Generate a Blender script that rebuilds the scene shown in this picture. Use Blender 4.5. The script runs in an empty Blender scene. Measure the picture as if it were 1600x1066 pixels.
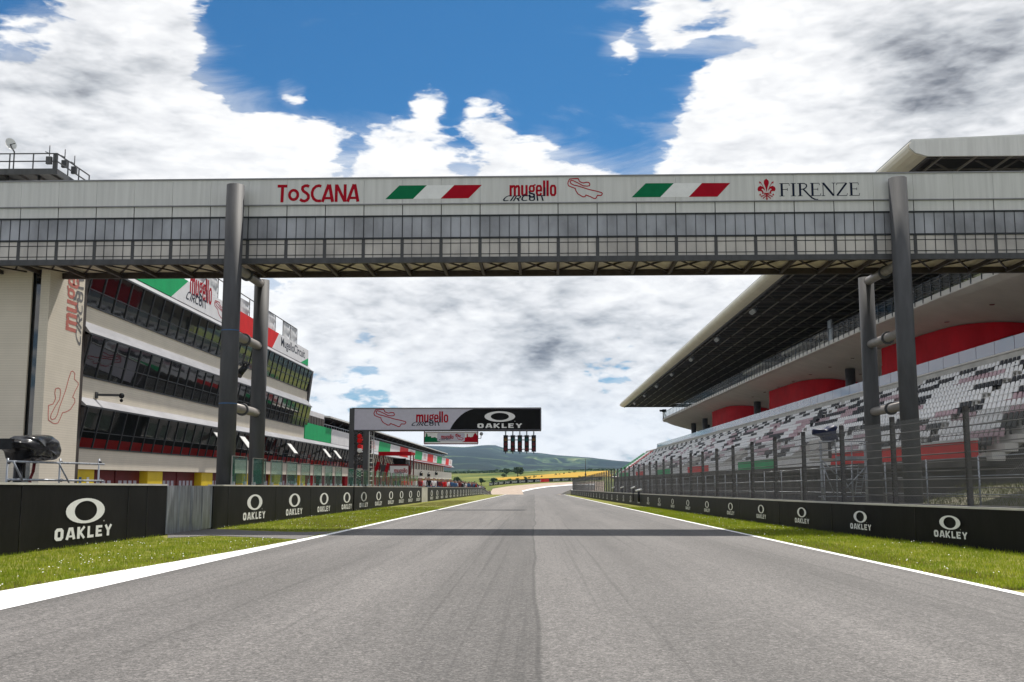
import bpy, math, random
import numpy as np
from mathutils import Vector, Matrix, noise
random.seed(7); rng = np.random.default_rng(7)
scene = bpy.context.scene
COL = scene.collection
R_ = math.radians

# ------------------------------------------------------------------ camera, sky, sun, exposure
FPX = 1640.0
PITCH = math.atan(219 / FPX); YAW = math.atan(35 * math.cos(PITCH) / FPX)
CAM = Vector((0, 0, 1.4))
cam_data = bpy.data.cameras.new('camera'); cam = bpy.data.objects.new('camera', cam_data); COL.objects.link(cam)
cam.location = CAM; cam.rotation_euler = (math.pi / 2 + PITCH, 0, YAW)
cam_data.sensor_width = 36; cam_data.lens = FPX / 1600 * 36; cam_data.clip_start = 0.1; cam_data.clip_end = 20000
scene.camera = cam
scene.view_settings.view_transform = 'Standard'; scene.view_settings.look = 'None'
scene.view_settings.exposure = 0.8; scene.view_settings.gamma = 1
scene.cycles.use_denoising = True
scene.cycles.max_bounces = 8; scene.cycles.diffuse_bounces = 3; scene.cycles.transparent_max_bounces = 24
scene.cycles.volume_bounces = 0

SUN = Vector((1.1, 3.6, 6.0)).normalized()
sun_el = math.asin(SUN.z); sun_az = math.atan2(SUN.x, SUN.y)
sd = bpy.data.lights.new('sun', 'SUN'); sd.energy = 3.7; sd.angle = R_(1.0); sd.color = (1, .95, .87)
sun = bpy.data.objects.new('sun', sd); COL.objects.link(sun)
sun.rotation_euler = (-SUN).to_track_quat('-Z', 'Y').to_euler()

FV = Vector((-math.sin(YAW) * math.cos(PITCH), math.cos(YAW) * math.cos(PITCH), math.sin(PITCH)))
RV = Vector((math.cos(YAW), math.sin(YAW), 0)); UV = RV.cross(FV)
def ray(x, y): return FV + RV * ((x - 800) / FPX) - UV * ((y - 533) / FPX)
def atY(x, y, v): d = ray(x, y); return CAM + d * (v / d.y)
def atX(x, y, v): d = ray(x, y); return CAM + d * (v / d.x)
def atZ(x, y, v): d = ray(x, y); return CAM + d * ((v - CAM.z) / d.z)
SL = -.0065
def ground(x, y): d = ray(x, y); return CAM + d * (-CAM.z / (d.z - SL * d.y))

world = bpy.data.worlds.new('World'); scene.world = world; world.use_nodes = True
def build_sky():
    nt = world.node_tree; N = nt.nodes; L = nt.links; N.clear()
    def nd(t, **k):
        n = N.new(t)
        for a, b in k.items(): setattr(n, a, b)
        return n
    def mth(op, a, b=None, c=None, clamp=False):
        n = nd('ShaderNodeMath', operation=op, use_clamp=clamp)
        for i, v in enumerate((a, b, c)):
            if v is None: continue
            if isinstance(v, (int, float)): n.inputs[i].default_value = v
            else: L.new(v, n.inputs[i])
        return n.outputs[0]
    def smooth(v, a, b, lo=0., hi=1.):
        n = nd('ShaderNodeMapRange', interpolation_type='SMOOTHSTEP')
        L.new(v, n.inputs[0])
        for i, x in enumerate((a, b, lo, hi)): n.inputs[i + 1].default_value = x
        return n.outputs[0]
    tc = nd('ShaderNodeTexCoord'); D = tc.outputs['Generated']
    sep = nd('ShaderNodeSeparateXYZ'); L.new(D, sep.inputs[0])
    zz = mth('ADD', mth('MAXIMUM', sep.outputs[2], 0.0), 0.52)
    comb = nd('ShaderNodeCombineXYZ')
    L.new(mth('DIVIDE', sep.outputs[0], zz), comb.inputs[0]); L.new(mth('DIVIDE', sep.outputs[1], zz), comb.inputs[1])
    L.new(mth('MULTIPLY', sep.outputs[2], 3.0), comb.inputs[2])
    psc = nd('ShaderNodeVectorMath', operation='SCALE'); L.new(comb.outputs[0], psc.inputs[0]); psc.inputs['Scale'].default_value = 1.5
    P = psc.outputs[0]
    def nz(vec, scale, detail, rough, off, dist=0.):
        m = nd('ShaderNodeMapping'); L.new(vec, m.inputs[0]); m.inputs['Location'].default_value = off
        n = nd('ShaderNodeTexNoise'); L.new(m.outputs[0], n.inputs['Vector'])
        n.inputs['Scale'].default_value = scale; n.inputs['Detail'].default_value = detail
        n.inputs['Roughness'].default_value = rough; n.inputs['Distortion'].default_value = dist
        return n.outputs[0]
    def blobs(lst):
        acc = None
        for (px, py, r, amp) in lst:
            c = ray(px, py).normalized()
            n = nd('ShaderNodeVectorMath', operation='DOT_PRODUCT'); L.new(D, n.inputs[0]); n.inputs[1].default_value = c
            a = r / FPX * math.cos(math.atan(math.hypot(px - 800, py - 533) / FPX))
            v = smooth(n.outputs['Value'], math.cos(a * 1.5), math.cos(a * .3), 0., amp)
            acc = v if acc is None else mth('ADD', acc, v)
        return acc
    def height(vec):
        """cloud relief: broad masses, then cauliflower billows, then shreds"""
        big = nz(vec, 3.2, 4, .55, (3.1, 1.7, .4), .15)
        bil = None
        for sc_, am, off in ((7., .40, (2., 5., 1.)), (15., .24, (7., 1., 3.)), (32., .13, (4., 9., 2.)), (68., .07, (1., 6., 8.))):
            q = mth('MULTIPLY', mth('ABSOLUTE', mth('SUBTRACT', nz(vec, sc_, 0, .5, off, .35), .5)), -am * 2.)
            bil = q if bil is None else mth('ADD', bil, q)
        shred = mth('SUBTRACT', nz(vec, 16., 6, .66, (8., 2.2, 5.), .3), .5)
        return mth('ADD', mth('ADD', mth('SUBTRACT', big, .5), mth('ADD', bil, .125)), mth('MULTIPLY', shred, .24))
    h0 = height(P)
    ps = nd('ShaderNodeVectorMath', operation='SCALE'); L.new(P, ps.inputs[0]); ps.inputs['Scale'].default_value = .972
    h1 = height(ps.outputs[0])
    blue = blobs([(560, 95, 220, -.34), (760, 80, 240, -.34), (950, 160, 180, -.20), (900, 230, 120, -.14), (1020, 60, 170, -.10), (20, 25, 80, -.45), (430, 90, 110, -.28), (690, 160, 130, -.2), (470, 30, 120, -.24), (1060, 190, 80, -.10), (950, 555, 50, -.30), (600, 600, 60, -.2), (900, 690, 110, -.18), (560, 640, 50, -.16)])
    white = blobs([(170, 190, 230, .22), (330, 240, 160, .2), (560, 275, 130, .33), (720, 285, 120, .40), (440, 225, 80, .22), (620, 235, 60, .2), (60, 300, 200, .25), (170, 60, 120, .22), (1480, 120, 230, .24), (1330, 290, 230, .24), (1150, 190, 75, .22), (1090, 235, 50, .14), (850, 262, 80, .36), (960, 97, 32, .44), (520, 8, 60, .5), (1010, 22, 60, .30), (1060, 40, 40, .2), (1230, 40, 120, .12), (765, 178, 42, .46), (672, 155, 30, .44), (460, 140, 22, .36), (1130, 270, 150, .2), (620, 560, 330, .26), (1000, 540, 280, .24), (800, 470, 250, .14)])
    bias = mth('ADD', blue, white)
    cov = mth('ADD', mth('ADD', h0, .12), bias)
    fz = mth('MULTIPLY', mth('SUBTRACT', nz(P, 26., 7, .68, (3., 3., 8.), .8), .5), .26)
    dens = smooth(mth('ADD', cov, fz), -.07, .15)
    vm = nd('ShaderNodeMapping'); L.new(P, vm.inputs[0]); vm.inputs['Rotation'].default_value = (0, 0, .7); vm.inputs['Scale'].default_value = (1., 2.6, 1.)
    vn = nz(vm.outputs[0], 2.6, 8, .62, (1., 4., 7.), .8)
    veil = mth('MULTIPLY', smooth(mth('ADD', mth('ADD', vn, -.52), mth('MULTIPLY', bias, .40)), -.19, .20), .62)
    dens = mth('MAXIMUM', dens, veil)
    relief = mth('MULTIPLY', mth('SUBTRACT', h1, h0), 1.5)          # denser towards the sun -> shaded
    gb = blobs([(1570, 50, 170, .62), (1450, 140, 140, .36), (1330, 130, 110, .16), (110, 270, 190, .34), (60, 215, 120, .16), (230, 10, 140, .26), (780, 465, 180, .34), (950, 490, 130, .32), (640, 445, 140, .24), (820, 545, 55, .36), (1120, 530, 90, .28), (460, 470, 120, .2), (1010, 655, 170, .16), (560, 560, 200, -.10), (380, 190, 200, -.10), (640, 290, 160, -.14), (1300, 300, 160, -.1), (1000, 600, 90, -.1)])
    slow = mth('MULTIPLY', mth('SUBTRACT', nz(P, 3.4, 3, .5, (1., 9., 3.), .3), .5), 1.0)
    wsp = mth('MULTIPLY', mth('SUBTRACT', nz(P, 11., 5, .6, (4., 2., 6.), .6), .5), .15)
    grey = mth('ADD', mth('ADD', mth('ADD', mth('MULTIPLY', gb, mth('ADD', mth('MULTIPLY', slow, 1.0), .85)), mth('MULTIPLY', slow, .24)), wsp), mth('ADD', relief, .10), None, False)
    grey = mth('MULTIPLY', grey, .70, None, True)
    cr = nd('ShaderNodeValToRGB'); L.new(grey, cr.inputs[0])
    e = cr.color_ramp.elements; e[0].position = 0.; e[0].color = (.80, .80, .80, 1); e[1].position = 1.; e[1].color = (.16, .17, .195, 1)
    m1 = cr.color_ramp.elements.new(.30); m1.color = (.66, .665, .68, 1)
    m2 = cr.color_ramp.elements.new(.65); m2.color = (.43, .445, .47, 1)
    cc = nd('ShaderNodeVectorMath', operation='SCALE'); L.new(cr.outputs[0], cc.inputs[0]); cc.inputs['Scale'].default_value = 7.6
    sky = nd('ShaderNodeTexSky', sky_type='NISHITA'); sky.sun_disc = False; sky.sun_elevation = sun_el; sky.sun_rotation = sun_az
    sky.air_density = 1.0; sky.dust_density = .6; sky.ozone_density = 2.0; sky.altitude = 300
    tint = nd('ShaderNodeMix', data_type='RGBA', blend_type='MULTIPLY'); tint.inputs['Factor'].default_value = 1
    L.new(sky.outputs[0], tint.inputs['A']); tint.inputs['B'].default_value = (.10, .31, .46, 1)
    mx = nd('ShaderNodeMix', data_type='RGBA'); L.new(dens, mx.inputs['Factor']); L.new(tint.outputs['Result'], mx.inputs['A']); L.new(cc.outputs[0], mx.inputs['B'])
    bg = nd('ShaderNodeBackground'); bg.inputs['Strength'].default_value = .1; L.new(mx.outputs['Result'], bg.inputs[0])
    out = nd('ShaderNodeOutputWorld'); L.new(bg.outputs[0], out.inputs[0])
build_sky()
world.cycles.sampling_method = 'MANUAL'; world.cycles.sample_map_resolution = 512

# ------------------------------------------------------------------ helpers
class MB:
    def __init__(s): s.v = []; s.f = []; s.m = []; s.s = []
    def add(s, verts, faces, mi=0, sm=False):
        o = len(s.v); s.v += [tuple(p) for p in verts]
        for f in faces: s.f.append(tuple(i + o for i in f)); s.m.append(mi); s.s.append(sm)
        return s
    def box(s, x0, x1, y0, y1, z0, z1, mi=0):
        return s.add([(x0, y0, z0), (x1, y0, z0), (x1, y1, z0), (x0, y1, z0), (x0, y0, z1), (x1, y0, z1), (x1, y1, z1), (x0, y1, z1)],
              [(0, 3, 2, 1), (4, 5, 6, 7), (0, 1, 5, 4), (1, 2, 6, 5), (2, 3, 7, 6), (3, 0, 4, 7)], mi)
    def bar(s, p, q, w, h=None, mi=0, up=(0, 0, 1)):
        p, q = Vector(p), Vector(q); h = h or w; d = (q - p).normalized(); u = Vector(up)
        if abs(d.dot(u)) > .98: u = Vector((0, 1, 0))
        r = d.cross(u).normalized() * w / 2; t = r.cross(d).normalized() * h / 2
        c = [p - r - t, p + r - t, p + r + t, p - r + t, q - r - t, q + r - t, q + r + t, q - r + t]
        return s.add(c, [(0, 3, 2, 1), (4, 5, 6, 7), (0, 1, 5, 4), (1, 2, 6, 5), (2, 3, 7, 6), (3, 0, 4, 7)], mi)
    def tube(s, p, q, r, n=10, mi=0, r2=None, caps=True):
        p, q = Vector(p), Vector(q); r2 = r if r2 is None else r2; d = (q - p).normalized()
        u = Vector((0, 0, 1)) if abs(d.z) < .95 else Vector((1, 0, 0)); a = d.cross(u).normalized(); b = d.cross(a)
        vs = []
        for c, rr in ((p, r), (q, r2)):
            for i in range(n):
                t = 2 * math.pi * i / n; vs.append(c + (a * math.cos(t) + b * math.sin(t)) * rr)
        o = len(s.v); s.add(vs, [(i, (i + 1) % n, n + (i + 1) % n, n + i) for i in range(n)], mi, True)
        if caps: s.f += [tuple(o + i for i in reversed(range(n))), tuple(o + n + i for i in range(n))]; s.m += [mi] * 2; s.s += [False] * 2
        return s
    def path(s, pts, r, n=6, mi=0):
        for a, b in zip(pts[:-1], pts[1:]): s.tube(a, b, r, n, mi)
        return s
    def prism(s, poly, O, A, B, N, mi=0):
        """polygon (a, b) in the plane O + a*A + b*B, pushed along N"""
        O, A, B, N = Vector(O), Vector(A), Vector(B), Vector(N); n = len(poly)
        v = [O + A * a + B * b for a, b in poly]; v += [p + N for p in v]
        return s.add(v, [tuple(range(n)), tuple(reversed(range(n, 2 * n)))] + [(i, i + n, (i + 1) % n + n, (i + 1) % n) for i in range(n)], mi)
    def flat(s, poly, O, A, B, mi=0):
        O, A, B = Vector(O), Vector(A), Vector(B)
        return s.add([O + A * a + B * b for a, b in poly], [tuple(range(len(poly)))], mi)
    def prof(s, pts, y0, y1, mi=0, closed=True, sm=False):
        """profile in x,z run along y"""
        n = len(pts); v = [(x, y0, z) for x, z in pts] + [(x, y1, z) for x, z in pts]
        k = n if closed else n - 1
        s.add(v, [(i, (i + 1) % n, (i + 1) % n + n, i + n) for i in range(k)], mi, sm)
        if closed: s.add(v, [tuple(reversed(range(n))), tuple(range(n, 2 * n))], mi)
        return s
    def sphere(s, c, r, nu=10, nv=7, mi=0, sc=(1, 1, 1)):
        c = Vector(c); vs = [c + Vector((0, 0, r * sc[2]))]
        for j in range(1, nv):
            a = math.pi * j / nv
            for i in range(nu):
                t = 2 * math.pi * i / nu; vs.append(c + Vector((r * sc[0] * math.sin(a) * math.cos(t), r * sc[1] * math.sin(a) * math.sin(t), r * sc[2] * math.cos(a))))
        vs.append(c - Vector((0, 0, r * sc[2]))); f = [(0, 1 + i, 1 + (i + 1) % nu) for i in range(nu)]
        for j in range(nv - 2):
            for i in range(nu):
                a = 1 + j * nu + i; b = 1 + j * nu + (i + 1) % nu; f.append((a, a + nu, b + nu, b))
        l = len(vs) - 1; f += [(l, l - nu + (i + 1) % nu, l - nu + i) for i in range(nu)]
        return s.add(vs, f, mi, True)
    def mesh(s, name, mats):
        me = bpy.data.meshes.new(name); me.from_pydata([tuple(p) for p in s.v], [], s.f)
        for m in (mats if isinstance(mats, (list, tuple)) else [mats]): me.materials.append(m)
        if s.f: me.polygons.foreach_set('material_index', s.m); me.polygons.foreach_set('use_smooth', s.s)
        me.update(); return me
    def build(s, name, mats, parent=None, local=False, label=None):
        return link(name, s.mesh(name, mats), parent, local, label)
WM = {}
def link(name, me, parent=None, local=False, label=None):
    o = bpy.data.objects.new(name, me); COL.objects.link(o); WM[o] = Matrix.Identity(4)
    if parent is not None:
        o.parent = parent
        if local: WM[o] = WM[parent].copy()
        else: o.matrix_parent_inverse = WM[parent].inverted()
    if label: o['label'] = label
    return o
def tag(o, label=None, cat=None, group=None, kind=None):
    if label: o['label'] = label
    if cat: o['category'] = cat
    if group: o['group'] = group
    if kind: o['kind'] = kind
    return o
def thing(name, label, cat, loc=(0, 0, 0), rz=0., group=None):
    o = bpy.data.objects.new(name, None); COL.objects.link(o); o.location = loc; o.rotation_euler = (0, 0, rz); o.empty_display_size = .3
    WM[o] = Matrix.Translation(loc) @ Matrix.Rotation(rz, 4, 'Z')
    return tag(o, label, cat, group)
def dup(o, loc=None, label=None, parent=None, rz=None):
    c = o.copy(); COL.objects.link(c)
    if parent is not None: c.parent = parent
    if loc is not None: c.location = loc
    if rz is not None: c.rotation_euler = (0, 0, rz)
    if label: c['label'] = label
    for ch in list(o.children): dup(ch, parent=c)
    return c
ORD = ['first', 'second', 'third', 'fourth', 'fifth', 'sixth', 'seventh', 'eighth', 'ninth', 'tenth', 'eleventh', 'twelfth', 'thirteenth', 'fourteenth', 'fifteenth', 'sixteenth', 'seventeenth', 'eighteenth', 'nineteenth', 'twentieth',
       'twenty-first', 'twenty-second', 'twenty-third', 'twenty-fourth', 'twenty-fifth', 'twenty-sixth', 'twenty-seventh', 'twenty-eighth', 'twenty-ninth', 'thirtieth']

# ------------------------------------------------------------------ materials
def newmat(name):
    m = bpy.data.materials.new(name); m.use_nodes = True; nt = m.node_tree; b = nt.nodes['Principled BSDF']
    return m, nt, b
def nnode(nt, t, **k):
    n = nt.nodes.new(t)
    for a, v in k.items(): setattr(n, a, v)
    return n
def lin(c): c /= 255.; return c / 12.92 if c <= .04045 else ((c + .055) / 1.055) ** 2.4
def S(r, g, b, k=1.): return (lin(r) * k, lin(g) * k, lin(b) * k)
def pm(name, col, rough=.55, var=.12, scale=2.5, metal=0., bump=0., streak=(1, 1, 1), spec=.22, detail=6, col2=None, lo=.35, hi=.65):
    """principled with noise-broken colour (object space, metres)"""
    m, nt, b = newmat(name); tc = nnode(nt, 'ShaderNodeTexCoord'); mp = nnode(nt, 'ShaderNodeMapping'); mp.inputs['Scale'].default_value = streak
    nt.links.new(tc.outputs['Object'], mp.inputs[0]); n = nnode(nt, 'ShaderNodeTexNoise'); nt.links.new(mp.outputs[0], n.inputs['Vector'])
    n.inputs['Scale'].default_value = scale; n.inputs['Detail'].default_value = detail; n.inputs['Roughness'].default_value = .6
    r = nnode(nt, 'ShaderNodeValToRGB'); nt.links.new(n.outputs[0], r.inputs[0]); e = r.color_ramp.elements
    e[0].position = lo; e[1].position = hi; c2 = col2 or tuple(min(1, c * (1 + var)) for c in col); c1 = col if col2 else tuple(c * (1 - var) for c in col)
    e[0].color = (*c1, 1); e[1].color = (*c2, 1); nt.links.new(r.outputs[0], b.inputs['Base Color'])
    b.inputs['Roughness'].default_value = rough; b.inputs['Metallic'].default_value = metal; b.inputs['Specular IOR Level'].default_value = spec
    if bump:
        bp = nnode(nt, 'ShaderNodeBump'); bp.inputs['Strength'].default_value = bump; bp.inputs['Distance'].default_value = .02
        nt.links.new(n.outputs[0], bp.inputs['Height']); nt.links.new(bp.outputs[0], b.inputs['Normal'])
    return m
M = {}
M['white_panel'] = pm('white_panel', (.60, .598, .585), .5, .08, 1.6, streak=(3.5, 1, .16))
M['grey_steel'] = pm('grey_steel', (.068, .068, .072), .62, .18, 3., streak=(1, 1, .2), spec=.3)
M['tube_steel'] = pm('tube_steel', (.27, .25, .235), .5, .12, 3., metal=.3)
M['dark_steel'] = pm('dark_steel', (.06, .055, .055), .5, .25, 3.)
M['brown_steel'] = pm('brown_steel', (.055, .042, .036), .6, .25, 3.)
M['soffit'] = pm('soffit', (.70, .62, .48), .6, .1, 1.5)
M['black_banner'] = pm('black_banner', (.007, .0065, .0065), .55, .4, 1.3, spec=.12, streak=(1, 1, .5), bump=.5)
M['white_print'] = pm('white_print', (.78, .78, .78), .5, .04, 4.)
M['red_print'] = pm('red_print', (.36, .003, .015), .6, .06, 4., spec=.08)
M['navy_print'] = pm('navy_print', (.012, .016, .035), .6, .1, 4., spec=.08)
M['green_print'] = pm('green_print', (.004, .15, .06), .6, .06, 4., spec=.08)
M['lilac_print'] = pm('lilac_print', (.52, .51, .60), .6, .04, 4., spec=.1)
M['banner_green'] = pm('banner_green', (.008, .36, .12), .6, .08, 1.2, spec=.1)
M['banner_red'] = pm('banner_red', (.66, .012, .012), .6, .08, 1.2, spec=.1)
M['banner_white'] = pm('banner_white', (.72, .71, .72), .6, .05, 1.2)
M['galvanised'] = pm('galvanised', (.34, .36, .39), .38, .35, 2.2, metal=.6, streak=(1, 3, .5))
M['concrete'] = pm('concrete', (.40, .37, .33), .8, .15, 1.4, bump=.15)
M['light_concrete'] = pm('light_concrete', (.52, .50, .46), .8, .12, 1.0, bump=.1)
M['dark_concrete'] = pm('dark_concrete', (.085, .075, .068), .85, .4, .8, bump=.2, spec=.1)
M['red_wall'] = pm('red_wall', (.40, .008, .014), .7, .15, .5, spec=.05)
M['dark_red'] = pm('dark_red', (.16, .018, .02), .5, .15, 1.)
M['yellow'] = pm('yellow', (.72, .52, .02), .5, .08, 1.)
M['cream'] = pm('cream', (.68, .63, .52), .5, .06, .6)
M['roof_grey'] = pm('roof_grey', (.58, .58, .56), .5, .07, .7)
M['slab_white'] = pm('slab_white', (.62, .59, .55), .65, .06, .6)
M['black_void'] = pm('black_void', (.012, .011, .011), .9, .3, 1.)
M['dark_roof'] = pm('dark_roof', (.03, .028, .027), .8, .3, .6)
M['truss_grey'] = pm('truss_grey', (.26, .245, .23), .55, .15, 2.)
M['truss_mid'] = pm('truss_mid', (.13, .12, .115), .6, .2, 2.)
M['canopy_metal'] = pm('canopy_metal', (.25, .25, .265), .55, .14, 1.4, metal=.1, streak=(1, .3, 1))
M['frame_dark'] = pm('frame_dark', (.03, .032, .036), .45, .2, 3.)
M['seat_white'] = pm('seat_white', (.84, .83, .82), .5, .05, 4.)
M['seat_black'] = pm('seat_black', (.014, .014, .018), .5, .2, 4., spec=.12)
M['seat_mauve'] = pm('seat_mauve', (.50, .34, .37), .5, .1, 4.)
M['seat_red'] = pm('seat_red', (.45, .02, .02), .45, .1, 4.)
M['seat_green'] = pm('seat_green', (.02, .30, .10), .45, .1, 4.)
M['plastic_black'] = pm('plastic_black', (.012, .012, .014), .22, .3, 5.)
M['navy_cloth'] = pm('navy_cloth', (.012, .016, .05), .5, .4, 5.)
M['lens'] = pm('lens', (.02, .02, .02), .1, .1, 4.)
M['blue_tape'] = pm('blue_tape', (.05, .12, .25), .5, .1, 4.)
M['fabric_white'] = pm('fabric_white', (.55, .55, .56), .7, .18, 3.)

def clad():
    m, nt, b = newmat('sand_cladding'); tc = nnode(nt, 'ShaderNodeTexCoord'); sp = nnode(nt, 'ShaderNodeSeparateXYZ'); nt.links.new(tc.outputs['Object'], sp.inputs[0])
    cb = nnode(nt, 'ShaderNodeCombineXYZ'); ad = nnode(nt, 'ShaderNodeMath', operation='ADD'); nt.links.new(sp.outputs[0], ad.inputs[0]); nt.links.new(sp.outputs[1], ad.inputs[1])
    nt.links.new(ad.outputs[0], cb.inputs[0]); nt.links.new(sp.outputs[2], cb.inputs[1])
    br = nnode(nt, 'ShaderNodeTexBrick'); nt.links.new(cb.outputs[0], br.inputs['Vector'])
    br.inputs['Color1'].default_value = (.70, .63, .52, 1); br.inputs['Color2'].default_value = (.68, .61, .50, 1); br.inputs['Mortar'].default_value = (.55, .49, .40, 1)
    br.inputs['Scale'].default_value = 1.; br.inputs['Mortar Size'].default_value = .006; br.inputs['Brick Width'].default_value = 6.2; br.inputs['Row Height'].default_value = .1
    n = nnode(nt, 'ShaderNodeTexNoise'); nt.links.new(tc.outputs['Object'], n.inputs['Vector']); n.inputs['Scale'].default_value = .9; n.inputs['Detail'].default_value = 8
    mr = nnode(nt, 'ShaderNodeMapRange'); nt.links.new(n.outputs[0], mr.inputs[0]); mr.inputs[3].default_value = .88; mr.inputs[4].default_value = 1.1
    mx = nnode(nt, 'ShaderNodeMix', data_type='RGBA', blend_type='MULTIPLY'); mx.inputs['Factor'].default_value = 1
    nt.links.new(br.outputs[0], mx.inputs['A']); nt.links.new(mr.outputs[0], mx.inputs['B']); nt.links.new(mx.outputs['Result'], b.inputs['Base Color']); b.inputs['Roughness'].default_value = .75
    return m
M['sand'] = clad()
def window_glass(name, base, clear=0., tint=(.8, .9, .86)):
    m, nt, b = newmat(name); b.inputs['Base Color'].default_value = (*base, 1); b.inputs['Roughness'].default_value = .03; b.inputs['IOR'].default_value = 1.9
    tc = nnode(nt, 'ShaderNodeTexCoord'); n = nnode(nt, 'ShaderNodeTexNoise'); nt.links.new(tc.outputs['Object'], n.inputs['Vector']); n.inputs['Scale'].default_value = .35; n.inputs['Detail'].default_value = 2
    bp = nnode(nt, 'ShaderNodeBump'); bp.inputs['Strength'].default_value = .25; bp.inputs['Distance'].default_value = .04; nt.links.new(n.outputs[0], bp.inputs['Height']); nt.links.new(bp.outputs[0], b.inputs['Normal'])
    if clear:
        tr = nnode(nt, 'ShaderNodeBsdfTransparent'); tr.inputs[0].default_value = (*tint, 1); mx = nnode(nt, 'ShaderNodeMixShader'); mx.inputs[0].default_value = clear
        out = nt.nodes['Material Output']; nt.links.new(b.outputs[0], mx.inputs[1]); nt.links.new(tr.outputs[0], mx.inputs[2]); nt.links.new(mx.outputs[0], out.inputs['Surface'])
    return m
M['glass_dark'] = window_glass('glass_dark', (.008, .009, .010))
M['glass_room'] = window_glass('glass_room', (.012, .012, .012), .66)
M['glass_screen'] = window_glass('glass_screen', (.06, .22, .18), .80)
M['glass_balcony'] = window_glass('glass_balcony', (.02, .02, .02), .93, (.96, .97, .96))
M['glass_blue'] = window_glass('glass_blue', (.30, .34, .46), .35)

def poly_glass(name, c1, c2):
    """ribbed translucent sheet with dark grime and painted-in sky reflection"""
    m, nt, b = newmat(name); tc = nnode(nt, 'ShaderNodeTexCoord')
    mp = nnode(nt, 'ShaderNodeMapping'); mp.inputs['Scale'].default_value = (1, 1, .6); nt.links.new(tc.outputs['Object'], mp.inputs[0])
    n = nnode(nt, 'ShaderNodeTexNoise'); nt.links.new(mp.outputs[0], n.inputs['Vector']); n.inputs['Scale'].default_value = .55; n.inputs['Detail'].default_value = 8; n.inputs['Roughness'].default_value = .55
    r = nnode(nt, 'ShaderNodeValToRGB'); nt.links.new(n.outputs[0], r.inputs[0]); e = r.color_ramp.elements; e[0].position = .30; e[0].color = (*c1, 1); e[1].position = .62; e[1].color = (*c2, 1)
    w = nnode(nt, 'ShaderNodeTexWave'); w.inputs['Scale'].default_value = 9.; nt.links.new(tc.outputs['Object'], w.inputs['Vector'])
    mr = nnode(nt, 'ShaderNodeMapRange'); nt.links.new(w.outputs[0], mr.inputs[0]); mr.inputs[3].default_value = .86; mr.inputs[4].default_value = 1.06
    mx = nnode(nt, 'ShaderNodeMix', data_type='RGBA', blend_type='MULTIPLY'); mx.inputs['Factor'].default_value = 1
    nt.links.new(r.outputs[0], mx.inputs['A']); nt.links.new(mr.outputs[0], mx.inputs['B']); nt.links.new(mx.outputs['Result'], b.inputs['Base Color'])
    b.inputs['Roughness'].default_value = .3; b.inputs['Specular IOR Level'].default_value = .5
    return m
M['poly_upper'] = poly_glass('poly_upper', (.14, .14, .15), (.40, .41, .45))  # paler bluish tone is reflected sky painted into the colour, dark tone is smudges
M['poly_lower'] = poly_glass('poly_lower', (.30, .275, .26), (.58, .54, .50))

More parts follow.
